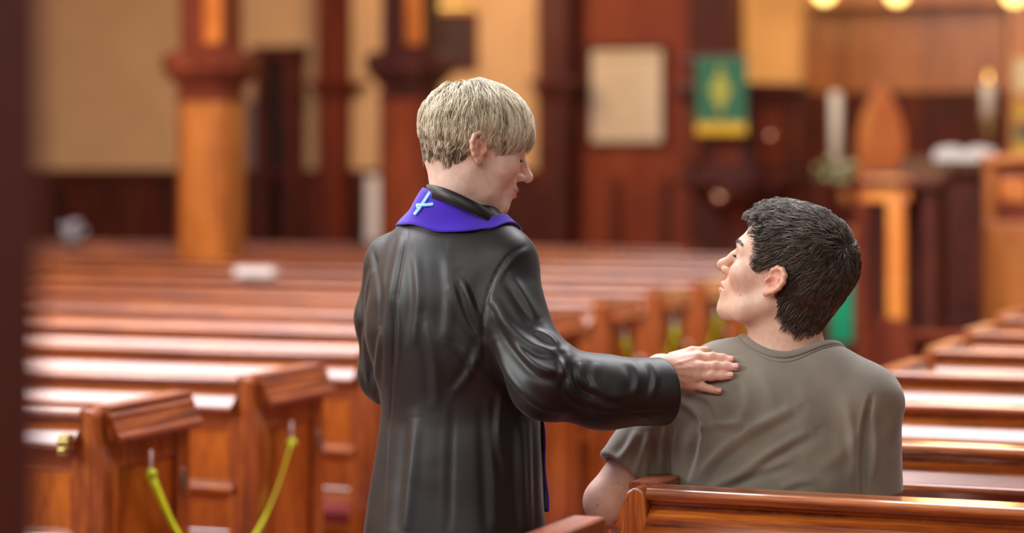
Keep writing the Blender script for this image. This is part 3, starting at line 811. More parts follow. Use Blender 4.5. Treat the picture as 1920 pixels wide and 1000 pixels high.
FP = {'index': [(1311, 671), (1336, 670), (1356, 672), (1371, 675)], 'middle': [(1314, 689), (1342, 687), (1363, 688), (1380, 689)],
      'ring': [(1309, 706), (1334, 705), (1354, 705), (1370, 705)], 'little': [(1297, 722), (1318, 726), (1333, 730), (1348, 734)]}
FR = {'index': [.0092, .0084, .0078, .0064], 'middle': [.0095, .0088, .0082, .0068], 'ring': [.0092, .0083, .0078, .0064], 'little': [.0085, .0073, .0069, .0058]}
fing = []; kn = []; FT = {}
for nm in ('index', 'middle', 'ring', 'little'):
    pts = []
    for i, (x, y) in enumerate(FP[nm]):
        Y = ray_depth(m_shirt, x, y) or 4.2
        pts.append(PN(x, y, Y - FR[nm][i] * (1.0 if i else 1.9) + (.0 if i != 1 else -.004)))
    fing.append((pts, FR[nm])); kn.append(pts[0]); FT[nm] = pts
WWR = PN(1238, 694, kn[1][1] - .012); print('hand', [float(k[1]) for k in kn])
th_pts = [PN(1262, 676, kn[0][1] + .006), PN(1298, 661, kn[0][1] + .014), PN(1324, 659, kn[0][1] + .018)]
HC = (WWR + kn[1]) / 2
def w_hand(p):
    d = None
    for i, k0 in enumerate(kn):
        e = cap(p, WWR + (k0 - kn[1]) * .45, k0, .0150, .0098); d = e if d is None else smin(d, e, .014)
    for i, (pts, rs) in enumerate(fing):
        f_ = chain(p, pts, rs, .003)
        f_ = smin(f_, sph(p, pts[1] - A(0, .0018, 0), rs[1] * .93), .004)      # middle knuckle
        d = smin(d, f_, .0035)
        d = smin(d, sph(p, kn[i] - A(.002, .0035, 0), .0085), .006)           # knuckle
    d = smin(d, chain(p, th_pts, [.0150, .0100, .0085], .004), .010)
    d = smin(d, cap(p, WR[3], WWR, .034, .0235), .02)
    return d
def w_body(p):
    q = VL(p)
    d = ell(q, (0, 0, .0), (.125, .085, .17))
    d = smin(d, zcut(ecol(q, [-.55, -.35, -.12, 0], [.135, .14, .115, .12], [.10, .10, .08, .085]), q, -.5, .02), .04)
    d = smin(d, chain(p, [WL[0], WBASE, WR[0]], [.036, .036, .036], .03), .04)
    nb = WHO + (A(0, -.034, -.022) @ WH) * wh
    d = smin(d, chain(p, [nb, PN(862, 348, 4.185), WBASE], [.0445, .0435, .052], .03), .03)
    d = smin(d, cap(p, WHO + (A(0, .005, -.055) @ WH) * wh, WBASE + A(.02, .02, 0), .038, .044), .03)
    d = smin(d, far(p, WHO, .17, lambda x: face(WHL(x), 1, 1) * wh), .014)
    d = smin(d, chain(p, WR[:4], [.038, .036, .034, .032], .02), .02)
    d = smin(d, far(p, HC, .16, w_hand), .01)
    d = smin(d, chain(p, WL, [.038, .034, .032, .024], .02), .02)
    f = A(.35, .8, -.3); f /= np.linalg.norm(f)
    d = smin(d, far(p, WL[3] + f * .08, .13, lambda x: relaxed_hand(x, WL[3], f, A(.9, -.4, 0), A(0, 0, -1), .9)), .01)
    return d
CUFN = A(.86, .46, .02); CUFN /= np.linalg.norm(CUFN); CUFC = PN(1240, 735, 4.09)
def w_robe(p, hollow=True):
    q = VL(p)
    d = ell(q, (0, 0, .005), (.152, .105, .172))
    zs = [-1.19, -.9, -.36, -.22, -.11, 0, .1]
    col = ecol(q, zs, [.245, .225, .163, .150, .143, .150, .13], [.225, .20, .142, .125, .112, .105, .09], [.01, .01, .005, .01, .012, .0, 0], [0.0, 0.0, 0.004, .006, .006, 0, 0])
    ang = np.arctan2(q[:, 1], q[:, 0]); low = np.clip((-.05 - q[:, 2]) / .6, 0, 1) ** 1.5
    col = col - low * .011 * np.sin(ang * 7 + 1.3 + .6 * np.sin(ang * 2)) * .8
    d = smin(d, zcut(col, q, -1.165, .06, .03), .05)
    d = smin(d, chain(p, [WL[0], PN(800, 455, 4.235), PN(865, 432, 4.20), PN(915, 462, 4.165), WR[0]], [.049, .043, .050, .044, .050], .04), .045)
    d = smin(d, ell(q, (.0, -.035, .085), (.115, .062, .085)), .04)
    nb = ell(p - WBASE, (-.008, .0, .009), (.070, .060, .050))
    d = smin(d, nb, .03)
    slv = chain(p, WR, WRr, .03)
    cut = (p - CUFC) @ CUFN; slv = smax(slv, cut, .004); ax = (WR[4] - WR[3]) / np.linalg.norm(WR[4] - WR[3])
    ins = smax(cap(p, CUFC - ax * .06, CUFC + ax * .08, .0520, .0535), -(cut + .035), .004)
    slv = smax(slv, -ins, .0025)
    d = smin(d, slv, .016)
    l = chain(p, WL, [.052, .051, .050, .045], .02); l = smax(l, (p - PN(780, 758, 4.48)) @ A(.3, .95, 0), .004)
    d = smin(d, l, .016)
    if not hollow: return d
    hole = smax(cap(p, WBASE + A(0, 0, -.01), WBASE + A(0, 0, .1), .052, .056), -(p[:, 2] - WBASE[2] - .012), .004)
    return smax(d, -hole, .004)

# materials
SK_W = skin_material('fair_skin'); SK_M = skin_material('light_skin')
def satin(name, c, rough=.48):
    w = NT(name); co = w.coords((1, 1, 1)); n = w.n('ShaderNodeTexNoise', Scale=9.0, Detail=3.0); w.l(co, n.inputs['Vector'])
    a = [x * .9 for x in lin(c)[:3]] + [1]; b = [x * 1.1 for x in lin(c)[:3]] + [1]
    r = w.ramp(n.outputs['Fac'], [(.3, a), (.7, b)]); w.l(r.outputs[0], w.b.inputs['Base Color'])
    w.set(Roughness=rough, Sheen_Weight=.12, Sheen_Roughness=.4, IOR=1.5)
    w.b.inputs['Specular IOR Level'].default_value = .55
    w.b.inputs['Sheen Tint'].default_value = (.75, .85, .85, 1)
    t = w.n('ShaderNodeTexNoise', Scale=900.0, Detail=1.0); w.l(co, t.inputs['Vector']); w.bump(t.outputs['Fac'], .06, .0004)
    return w.m
def cotton(name, c):
    w = NT(name); co = w.coords((1, 1, 1)); n = w.n('ShaderNodeTexNoise', Scale=14.0, Detail=5.0); w.l(co, n.inputs['Vector'])
    a = [x * .88 for x in lin(c)[:3]] + [1]; b = [x * 1.12 for x in lin(c)[:3]] + [1]
    r = w.ramp(n.outputs['Fac'], [(.3, a), (.7, b)]); w.l(r.outputs[0], w.b.inputs['Base Color'])
    w.set(Roughness=.88, Sheen_Weight=.35, Sheen_Roughness=.5); w.b.inputs['Specular IOR Level'].default_value = .2
    t = w.n('ShaderNodeTexNoise', Scale=1400.0, Detail=2.0); w.l(co, t.inputs['Vector']); w.bump(t.outputs['Fac'], .2, .0005)
    return w.m
M_ROBE = satin('black_satin', (24, 20, 20)); M_SHIRT = cotton('olive_grey_cotton', (136, 128, 115)); M_STOLE = cotton('purple_stole', (72, 40, 190))
M_EMB = cotton('pale_blue_thread', (170, 215, 250)); M_EMB2 = cotton('blue_thread', (30, 90, 210))
M_JEANS = cotton('dark_denim', (40, 44, 60)); M_SHOE = plain('black_leather', (24, 22, 22), .4)
HAIR_W = hair_material('blond_hair', .42, .5); HAIR_M = hair_material('dark_brown_hair', .36, .6)
NAIL_M = plain('fingernail', (232, 178, 162), .25, noise=.01)

def cloth_finish(V, fn, creases, noise=()):
    N = grad(fn, V, .0015); D = np.zeros(len(V), f32)
    for s_, amp, w in noise:
        D += (amp * vnoise(V + np.stack([vnoise(V, s_ * .5)] * 3, 1) * .04, s_) * w(V)).astype(f32)
    for c in creases: crease(V, N, D, *c)
    return V + N * D[:, None]

# ================= seated person
man = thing('person', 'seated dark-haired person in an olive grey t-shirt, looking up at the robed person', 'person', (float(MT[0]), float(MT[1]), .49))
V, Fc = surface(m_body, (.10, 3.98, .40), (.74, 4.72, 1.42), .0021); V, Fc = keep_big(V, Fc)
q = MHL(V); col = skin_tint(q, 0, (.78, .50, .36), (.76, .27, .17), (.66, .27, .20))
g = np.exp(-((V - ML_E) ** 2).sum(1) / .05 ** 2)[:, None] * .35; col = col * (1 - g) + A(.62, .28, .20) * g
spots = [PN(1388, 554, ray_depth(m_body, 1388, 554) or 4.2), PN(1159, 906, ray_depth(m_body, 1159, 906) or 4.2), PN(1120, 948, ray_depth(m_body, 1120, 948) or 4.2)]
for s_ in spots:
    g = np.exp(-((V - s_) ** 2).sum(1) / .0016 ** 2)[:, None] * .8; col = col * (1 - g) + A(.12, .05, .03) * g
m_skin = npmesh('body', V, Fc, SK_M, man, col)
sh_creases = [                                       # (path in photo pixels, width, height, valley)
    ([(1306, 912), (1328, 873), (1378, 828), (1440, 790), (1490, 765)], 11, .0075, .8), ([(1330, 918), (1390, 886), (1464, 836), (1520, 808)], 10, .0065, .8),
    ([(1303, 811), (1347, 797), (1400, 797)], 8, .0035, .7), ([(1252, 745), (1300, 768), (1322, 800), (1309, 867), (1292, 912)], 9, .0075, .9),
    ([(1366, 905), (1427, 880), (1480, 862)], 9, .0045, .7), ([(1345, 690), (1392, 722), (1398, 770), (1360, 815)], 12, .0040, .5),
    ([(1290, 735), (1330, 752), (1345, 790)], 7, .004, .8), ([(1425, 690), (1445, 740), (1450, 775)], 12, .0020, .4), ([(1530, 880), (1580, 850), (1612, 800)], 13, .0025, .4),
    ([(1634, 745), (1622, 800), (1618, 860), (1621, 925)], 5, -.0130, .2), ([(1590, 760), (1600, 830), (1598, 900)], 9, .004, .3), ([(1640, 770), (1642, 840), (1636, 900)], 8, .0035, .5), ([(1560, 700), (1585, 760), (1580, 840)], 16, .0020, .4),
    ([(1225, 812), (1222, 860), (1220, 910)], 6, -.0085, .3), ([(1250, 800), (1240, 850), (1236, 905)], 8, .006, .6), ([(1270, 800), (1265, 850), (1268, 905)], 7, .005, .7),
    ([(1195, 808), (1180, 838), (1160, 862)], 8, .005, .7), ([(1214, 820), (1200, 860), (1188, 892)], 6, .004, .7), ([(1395, 676), (1330, 690), (1285, 715)], 7, .0025, .5),
    ([(1460, 920), (1490, 905), (1530, 900)], 9, .003, .5), ([(1500, 700), (1512, 760), (1500, 820)], 14, .0015, .4)]
V, Fc = surface(m_shirt, (.10, 3.98, .44), (.74, 4.46, 1.22), .0028); V, Fc = keep_big(V, Fc)
V = cloth_finish(V, m_shirt, sh_creases, [(9, .003, lambda v: 1 - np.exp(-(sph(v, TW(.028, .022, .10), 0) / .13) ** 4)), (24, .0019, lambda v: 1 - np.exp(-(sph(v, TW(.028, .022, .10), 0) / .13) ** 4))])
npmesh('t_shirt', V, Fc, M_SHIRT, man)
# ribbed neck band and hems
def ring_onto(pts, fn, h, name, mat, parent, r, flat=.5, n=90, up=(0, 0, 1)):
    c = spline(list(pts) + [pts[0]], n).astype(f32)[:-1]; c = onto(fn, c, h) if fn else c
    m = len(c); tg = np.roll(c, -1, 0) - np.roll(c, 1, 0); tg /= np.linalg.norm(tg, axis=1, keepdims=True)
    nn = grad(fn or (lambda x: m_shirt(x, False)), c); b = np.cross(tg, nn); K = 10; V = []
    for k in range(K):
        w = 2 * math.pi * k / K; V.append(c + nn * (math.sin(w) * r * flat) + b * (math.cos(w) * r))
    V = np.stack(V, 1).reshape(-1, 3); ix = np.arange(m * K).reshape(m, K)
    Fq = np.stack([ix, np.roll(ix, -1, 0), np.roll(np.roll(ix, -1, 0), -1, 1), np.roll(ix, -1, 1)], -1).reshape(-1, 4)
    return npmesh(name, V, Fq, mat, parent)
def neckcurve(k, dz):
    a = np.linspace(0, 2 * np.pi, 41)[:-1]; q = np.stack([.028 + .083 * k * np.cos(a), .022 + .080 * k * np.sin(a), a * 0 + .17], 1).astype(f32)
    p = TW(0, 0, 0) + q @ MF
    for _ in range(40): p = p - A(0, 0, 1) * (m_shirt(p, False) * .6)[:, None]
    return list(p + A(0, 0, dz))
ring_onto(neckcurve(1.05, .001), None, 0, 'neck_band', M_SHIRT, man, .0078, .50)
ring_onto(neckcurve(1.165, .0008), None, 0, 'neck_seam', M_SHIRT, man, .0012, 1)
# trousers, shoes
def m_legs(p):
    q = TL(p); d = zcut(ecol(q, [-.60, -.42], [.175, .168], [.125, .12]), q, -.575, -.44, .02)
    for s_ in (-1, 1):
        d = smin(d, chain(q, [(.09 * s_, .03, -.485), (.11 * s_, .44, -.475), (.11 * s_, .43, -.95)], [.080, .062, .050], .03), .03)
    return d
V, Fc = surface(m_legs, (.10, 3.95, .04), (.98, 4.82, .68), .008); npmesh('trousers', V, Fc, M_JEANS, man)
def shoe(q0, fr):
    def fn(p):
        q = (p - q0) @ fr.T
        d = smin(ell(q, (0, .10, .035), (.045, .10, .035)), ell(q, (0, -.01, .05), (.038, .055, .055)), .03)
        return smax(d, -q[:, 2], .004)
    return fn
for s_ in (-1, 1):
    c = TW(.11 * s_, .42, 0); c[2] = .001; fn = shoe(c, MF); V, Fc = surface(fn, c - .22, c + .25, .006); npmesh('shoe', V, Fc, M_SHOE, man)

# hair of the seated person
M_EX = ([-.11, -.065, -.045, -.028, -.022, -.016, .004, .012, .022, .034, .041, .05, .06, .085, .10], [-.06, -.070, -.058, -.038, -.018, .030, .034, .024, .012, .006, .022, .050, .068, .080, .080])
def m_in(p): return p[:, 2] > np.interp(p[:, 1], *M_EX) + .003 * np.sin(p[:, 1] * 300)
mf = lambda p: smin(skull(p, 0), cap(p, (0, -.030, -.030), (0, -.045, -.10), .047, .047), .03)
MWH = A(-.018, -.085, .098)
def m_flow(p, t):
    d = p - MWH; d = d / (np.sqrt((d * d).sum(1, keepdims=True)) + .012)
    sw = np.stack([d[:, 1] * 0 - .0, d[:, 1] * 0, -.30 - 0 * d[:, 2]], 1) * np.clip(1 - p[:, 2:3] / .09, 0, 1)
    cr = np.cross(grad(mf, p), d) * .35
    return d + sw + cr * np.exp(-((p - MWH) ** 2).sum(1, keepdims=True) / .04 ** 2)
def make_hair(name, parent, fn, inside, flow, n, O, R, s_, length, lift, rad, colors, mat, shell_h, seed, clump, K=9, wild=.12, nclump=700, extra=None):
    rs = np.random.RandomState(seed); roots = scalp_roots(fn, inside, n, rs)
    Lc = length(roots) * rs.uniform(.5, 1.28, n); lf = rs.uniform(.35, 1.0, n).astype(f32)
    pts = strands(fn, roots, flow, Lc, lambda p, t: lift(p) * lf * (.35 + .65 * min(1, t * 2.2)), K, None, rs, clump, nclump, wild)
    V, Fq = strand_mesh(pts, rad * rs.uniform(.6, 1.25, n)); col = colors(pts, rs, n, K)
    # dense under-layer
    fs = lambda p: smax(fn(p) - shell_h * np.clip((p[:, 2] - np.interp(p[:, 1], *extra)) / .045, .10, 1).astype(f32), (np.interp(p[:, 1], *extra).astype(f32) + .004 - p[:, 2]) * .8, .004)
    SV, SF = surface(fs, (-.10, -.13, -.09), (.10, .12, .15), .003)
    SV = SV + grad(fs, SV) * (vnoise(SV, 140) * .0012)[:, None]
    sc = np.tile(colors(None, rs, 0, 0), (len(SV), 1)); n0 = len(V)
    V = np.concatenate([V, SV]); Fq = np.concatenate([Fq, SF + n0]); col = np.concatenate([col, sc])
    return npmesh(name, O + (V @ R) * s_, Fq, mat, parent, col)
def m_colors(pts, rs, n, K):
    if pts is None: return A(.022, .014, .010)
    b = np.array([(.058, .040, .030), (.105, .076, .058), (.19, .145, .115)], f32)[rs.choice(3, n, p=[.5, .35, .15])]
    return np.repeat(np.repeat(b[:, None], K, 1)[:, :, None], 3, 2).reshape(-1, 3)
make_hair('hair', man, mf, m_in, m_flow, 14000, MHO, MH, mh,
          lambda p: (.030 + .018 * np.clip(p[:, 2] / .1, 0, 1)) * (1 - .62 * np.clip((p[:, 1] - .008) / .035, 0, 1)) * (1 - .35 * np.clip((-.03 - p[:, 2]) / .02, 0, 1)),
          lambda p: .006 + .012 * np.clip(p[:, 2] / .09, 0, 1) + .009 * np.clip((p[:, 1] - .03) / .05, 0, 1) * np.clip(p[:, 2] / .08, 0, 1),
          .00062, m_colors, HAIR_M, .0055, 3, .74, wild=.20, nclump=900, extra=M_EX)
def brows(parent, O, R, s_, fem, fn, c, n, mat):
    rs = np.random.RandomState(5)
    for sd in (-1, 1):
        u = rs.uniform(0, 1, n); x = sd * (.014 + .032 * u); z = .0285 + .006 * np.sin(u * 2.6) + rs.normal(0, .0014 * (1 - .5 * u)); y = .095 - .02 * u ** 2
        r = np.stack([x, y, z], 1).astype(f32); r = onto(fn, r, 0)
        d = np.stack([sd * np.ones(n), -.3 * np.ones(n), .5 - .9 * u], 1); e = r + d * .0055; m_ = onto(fn, ((r + e) / 2).astype(f32), .0014, 3); e = onto(fn, e.astype(f32), .0008, 3)
        Vv, Fq = strand_mesh(np.stack([r, m_, e], 1), np.full(n, .00035))
        npmesh('eyebrow', O + (Vv @ R) * s_, Fq, mat, parent, np.tile(A(*c), (len(Vv), 1)))
brows(man, MHO, MH, mh, 0, lambda p: face(p, 0), (.04, .025, .017), 260, HAIR_M)

# ================= standing person
woman = thing('person', 'short-haired blond person standing in a black satin robe, hand on the seated person\'s shoulder', 'person', (float(WT[0]), float(WT[1]), .012))
V, Fc = surface(w_body, (-.34, 3.96, .62), (.44, 4.72, 1.66), .0020); V, Fc = keep_big(V, Fc)
N = grad(w_body, V, .0008); D = np.zeros(len(V), f32)
for nm in FT:                                        # knuckle creases and tendons
    for i, w_ in ((1, 1.6), (2, 1.2)):
        x, y = FP[nm][i]
        for o_ in (-3, 0, 3): crease(V, N, D, [(x + o_, y - 6), (x + o_ + .8, y), (x + o_, y + 6)], w_, -.0005, 0)
    x, y = FP[nm][0]; crease(V, N, D, [(1262, 694 + (y - 694) * .45), (x - 6, y)], 3.2, .0011, .2)
crease(V, N, D, [(1262, 684), (1280, 700), (1290, 716)], 1.8, .0006, 0); crease(V, N, D, [(1268, 676), (1284, 684), (1300, 690)], 1.6, .0005, 0)
V = V + N * D[:, None]
q = WHL(V); col = skin_tint(q, 1, (.86, .62, .50), (.84, .36, .27), (.72, .23, .20))
hd = np.exp(-np.maximum(sph(V, HC, .08), 0) ** 2 / .02 ** 2)[:, None]; col = col * (1 - hd * .8) + A(.80, .44, .32) * hd * .8
for nm in FT:
    for i in (0, 1, 3):
        g = np.exp(-((V - FT[nm][i]) ** 2).sum(1) / .009 ** 2)[:, None] * .40; col = col * (1 - g) + A(.76, .28, .20) * g
npmesh('body', V, Fc, SK_W, woman, col)
for nm in FT:                                        # fingernails
    a, b = FT[nm][2], FT[nm][3]; ax = (b - a) / np.linalg.norm(b - a); r = FR[nm][3]; up = A(-.05, -.80, .55); up = up - ax * (up @ ax); up /= np.linalg.norm(up); sd = np.cross(ax, up)
    vs = []; fs = []
    for i in range(7):
        for j in range(7):
            u = (i / 6 - .5) * 2; v_ = (j / 6 - .5) * 2; w_ = .0049 * math.sqrt(max(0, 1 - abs(v_) ** 3.2 * .55)); L_ = .0056
            vs.append(b + ax * (.0012 + v_ * L_) + sd * (u * w_) + up * (r + .0004 - .0017 * u * u - .0009 * max(0, v_) ** 2 - .0006 * (v_ < -.9)))
    fs = [(i * 7 + j, i * 7 + j + 1, (i + 1) * 7 + j + 1, (i + 1) * 7 + j) for i in range(6) for j in range(6)]
    o = npmesh('fingernail', np.array(vs), fs, NAIL_M, woman); m = o.modifiers.new('thickness', 'SOLIDIFY'); m.thickness = .0006; m.offset = 0

ro_creases = [
    ([(768, 425), (755, 500), (742, 580), (735, 700), (728, 850), (722, 1000)], 2.2, -.0022, 0), ([(755, 440), (738, 520), (726, 620), (722, 720)], 7, .0035),
    ([(985, 462), (955, 480), (925, 525), (908, 580), (906, 640), (912, 690)], 3.6, -.0028, 0), ([(992, 470), (962, 486), (932, 530), (916, 590)], 7, .0022, 0),
    ([(870, 520), (885, 580), (905, 620)], 8, .005), ([(850, 540), (870, 600), (900, 650)], 8, .0035), ([(905, 640), (880, 700), (850, 740)], 8, .003),
    ([(900, 600), (880, 560), (860, 520)], 6, .003), ([(930, 590), (965, 640), (1010, 690), (1050, 700)], 9, .0070), ([(925, 560), (955, 610), (1000, 650), (1045, 660)], 9, .0065),
    ([(960, 520), (985, 560), (1010, 600)], 9, .005), ([(930, 640), (955, 700), (1000, 750), (1050, 775)], 9, .006), ([(1005, 620), (1030, 635), (1045, 650)], 6, .006),
    ([(1062, 660), (1058, 700), (1080, 740), (1120, 760)], 8, .007), ([(1085, 680), (1090, 715), (1120, 735)], 7, .0055), ([(1050, 655), (1062, 690), (1055, 730)], 6, -.006, .3),
    ([(1120, 680), (1112, 710), (1135, 740), (1170, 745)], 8, .004), ([(1180, 675), (1195, 705), (1190, 740)], 8, .0035), ([(1215, 672), (1228, 705), (1222, 745)], 6, .0035),
    ([(1120, 772), (1180, 776), (1256, 772)], 2.0, -.0018, .0), ([(1190, 780), (1215, 786), (1228, 796)], 2.2, .001, 0),
    ([(700, 500), (690, 560), (688, 640)], 7, .005), ([(682, 620), (686, 680), (692, 730)], 6, .006), ([(715, 620), (706, 680), (700, 740)], 6, .005), ([(700, 470), (712, 540), (710, 620)], 5, -.004, 0),
    ([(705, 760), (700, 860), (690, 1000)], 10, .006), ([(780, 780), (770, 900), (760, 1000)], 12, .005), ([(850, 760), (845, 880), (842, 1000)], 8, -.003, .3),
    ([(920, 760), (925, 880), (930, 1000)], 11, .005), ([(975, 790), (978, 900), (985, 1000)], 9, .006), ([(800, 600), (815, 680), (820, 760)], 10, .003),
    ([(840, 480), (845, 560), (838, 640)], 12, .003), ([(780, 480), (785, 560), (775, 650)], 9, .003), ([(940, 740), (935, 820), (950, 900)], 8, .005), ([(1000, 790), (1003, 880), (1006, 1000)], 6, -.004, .3),
    ([(860, 650), (900, 700), (935, 730)], 8, .004), ([(745, 560), (748, 620), (744, 700)], 5, .0025)]
V, Fc = surface(w_robe, (-.42, 3.93, .0), (.44, 4.62, 1.46), .0032); V, Fc = keep_big(V, Fc)
V = cloth_finish(V, w_robe, ro_creases, [(8, .0025, lambda v: 1), (20, .0011, lambda v: 1)])
npmesh('robe', V, Fc, M_ROBE, woman)
# collar of the robe
cpts = [(803, 349, 4.185), (822, 352, 4.15), (850, 362, 4.130), (885, 379, 4.125), (915, 396, 4.135), (936, 416, 4.165), (938, 432, 4.21), (920, 436, 4.26), (885, 418, 4.275), (842, 385, 4.265), (810, 356, 4.23)]
cp = np.array([PN(*x) for x in cpts]); cc = cp.mean(0)
def band(name, pts, drop, out, th, mat, parent, n=96):
    c = spline(list(pts) + [pts[0]], n)[:-1]; m = len(c); ctr = c.mean(0); ra = c - ctr; ra[:, 2] = 0; ra /= np.linalg.norm(ra, axis=1, keepdims=True)
    prof = [(0, .000), (.0, .0022), (.003, .0032), (out * .5, .0032 - drop * .5), (out, -drop), (out - th, -drop - .001), (out * .5 - th, -drop * .5), (-th, -.004)]
    V = np.stack([c + ra * a + A(0, 0, 1) * b for a, b in prof], 1).reshape(-1, 3); K = len(prof); ix = np.arange(m * K).reshape(m, K)
    Fq = np.stack([ix, np.roll(ix, -1, 1), np.roll(np.roll(ix, -1, 0), -1, 1), np.roll(ix, -1, 0)], -1).reshape(-1, 4)
    o = npmesh(name, V, Fq, mat, parent)
    import bmesh
    b_ = bmesh.new(); b_.from_mesh(o.data); bmesh.ops.recalc_face_normals(b_, faces=b_.faces); b_.to_mesh(o.data); b_.free(); o.data.shade_smooth(); return o
band('collar', cp, .019, .009, .003, M_ROBE, woman)
# stole: a purple band behind the neck, running down both fronts
PI_ = [(1016, 960, 4.31), (1008, 780, 4.30), (985, 600, 4.34), (960, 470, 4.30), (942, 425, 4.19), (925, 412, 4.14), (895, 393, 4.12), (855, 373, 4.12), (826, 366, 4.14), (808, 364, 4.18), (800, 372, 4.25), (815, 440, 4.33), (830, 600, 4.36), (835, 780, 4.38), (835, 960, 4.40)]
PO_ = [(1036, 960, 4.185), (1032, 780, 4.185), (1010, 600, 4.26), (985, 480, 4.22), (955, 432, 4.15), (926, 420, 4.11), (880, 417, 4.09), (838, 417, 4.09), (790, 418, 4.11), (746, 413, 4.19), (745, 430, 4.27), (760, 480, 4.34), (770, 600, 4.36), (770, 780, 4.38), (765, 960, 4.40)]
w_robe0 = lambda p: w_robe(p, False)
stole = drape(w_robe0, [PN(*x) for x in PI_], [PN(*x) for x in PO_], 160, 14, .003, 'stole', M_STOLE, woman, .0025,
              wave=lambda p: .0015 + .0016 * np.sin(p[:, 0] * 70 + p[:, 2] * 60))
def bar(a, b, w, h, name, mat, par):
    a = np.array(a, float); b = np.array(b, float); d = (b - a) / np.linalg.norm(b - a); n_ = np.array([-d[1], d[0]])
    I_ = [a + d * np.linalg.norm(b - a) * t + n_ * w for t in (0, .33, .66, 1)]; O_ = [x - 2 * n_ * w for x in I_]
    f = lambda x: PN(x[0], x[1], ray_depth(w_robe0, x[0], x[1]) or 4.15)
    return drape(w_robe0, [f(x) for x in I_], [f(x) for x in O_], 24, 5, h, name, mat, par, .0012, wave=lambda p: .0005 * np.sin(p[:, 0] * 2500))
for (a, b) in (((811, 365), (785, 404)), ((773, 389), (817, 385))):
    bar(a, b, 3.7, .0062, 'cross_outline', M_EMB2, woman); bar(a, b, 2.2, .0068, 'embroidered_cross', M_EMB, woman)
for s_ in (-1, 1):
    c = VW(.09 * s_, .08, 0); c[2] = .013; fn = shoe(c, WF); V, Fc = surface(fn, c - .22, c + .25, .006); npmesh('shoe', V, Fc, M_SHOE, woman)
# hair
wf = lambda p: smin(skull(p, 1), cap(p, (0, -.025, -.030), (0, -.035, -.09), .043, .043), .03)
W_EX = ([-.11, -.065, -.042, -.026, -.019, -.014, .012, .030, .045, .06, .08, .10], [-.018, -.030, -.026, -.018, .0, .034, .034, .030, .040, .056, .080, .084])
def w_in(p): return p[:, 2] > np.interp(p[:, 1], *W_EX) - .004 + .004 * np.sin(p[:, 1] * 260)
WWH = A(-.005, -.045, .118)
def w_flow(p, t):
    d = p - WWH; d = d / (np.sqrt((d * d).sum(1, keepdims=True)) + .012)
    fr = np.clip((p[:, 1:2] + .02) / .05, 0, 1)
    side = np.concatenate([.75 * fr, .15 * fr, -.35 * fr], 1)
    gz = np.concatenate([0 * fr, -.10 + 0 * fr, -.75 + 0 * fr], 1) * np.clip(1.25 - p[:, 2:3] / .10, 0, 1)
    return d + side + gz
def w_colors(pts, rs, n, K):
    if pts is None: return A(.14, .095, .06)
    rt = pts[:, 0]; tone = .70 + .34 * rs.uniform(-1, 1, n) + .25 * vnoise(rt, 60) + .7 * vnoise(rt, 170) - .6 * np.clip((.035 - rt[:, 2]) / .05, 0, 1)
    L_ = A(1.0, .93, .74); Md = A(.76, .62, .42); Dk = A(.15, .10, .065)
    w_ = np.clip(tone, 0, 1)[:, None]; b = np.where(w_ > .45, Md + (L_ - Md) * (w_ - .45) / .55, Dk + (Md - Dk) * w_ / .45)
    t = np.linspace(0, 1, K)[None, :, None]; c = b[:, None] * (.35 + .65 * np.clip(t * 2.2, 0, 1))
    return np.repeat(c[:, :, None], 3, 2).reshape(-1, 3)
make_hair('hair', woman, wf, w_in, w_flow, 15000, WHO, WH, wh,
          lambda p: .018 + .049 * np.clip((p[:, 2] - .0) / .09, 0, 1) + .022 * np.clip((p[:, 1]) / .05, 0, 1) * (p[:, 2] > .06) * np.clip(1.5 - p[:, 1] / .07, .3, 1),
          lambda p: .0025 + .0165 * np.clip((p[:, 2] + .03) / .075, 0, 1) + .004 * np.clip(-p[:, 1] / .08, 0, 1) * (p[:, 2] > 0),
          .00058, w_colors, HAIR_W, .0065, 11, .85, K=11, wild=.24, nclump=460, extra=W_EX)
brows(woman, WHO, WH, wh, 1, lambda p: face(p, 1, 1), (.25, .16, .10), 160, HAIR_W)
# eyes
def eyes(parent, O, R, s_, iris, mat_name):
    w = NT(mat_name); a = w.n('ShaderNodeVertexColor', _layer_name='Col'); w.l(a.outputs['Color'], w.b.inputs['Base Color']); w.set(Roughness=.08)
    for sd in (-1, 1):
        u, v_ = np.meshgrid(np.linspace(0, 2 * np.pi, 33)[:-1], np.linspace(0, np.pi, 24), indexing='ij')
        X_ = np.stack([np.sin(v_) * np.cos(u), np.cos(v_), np.sin(v_) * np.sin(u)], -1).reshape(-1, 3)
        c = np.where((v_.ravel() < .45)[:, None], A(*iris), A(.8, .78, .75)); c = np.where((v_.ravel() < .2)[:, None], A(.01, .01, .01), c)
        ix = np.arange(32 * 24).reshape(32, 24); Fq = np.stack([ix[:, :-1], np.roll(ix, -1, 0)[:, :-1], np.roll(ix, -1, 0)[:, 1:], ix[:, 1:]], -1).reshape(-1, 4)
        V = X_ * .0122 + A(.0315 * sd, .0772, .0092); npmesh('eye', O + (V @ R) * s_, Fq[:, ::-1], w.m, parent, c)
eyes(man, MHO, MH, mh, (.10, .16, .18), 'eye_of_seated'); eyes(woman, WHO, WH, wh, (.10, .16, .22), 'eye_of_standing')
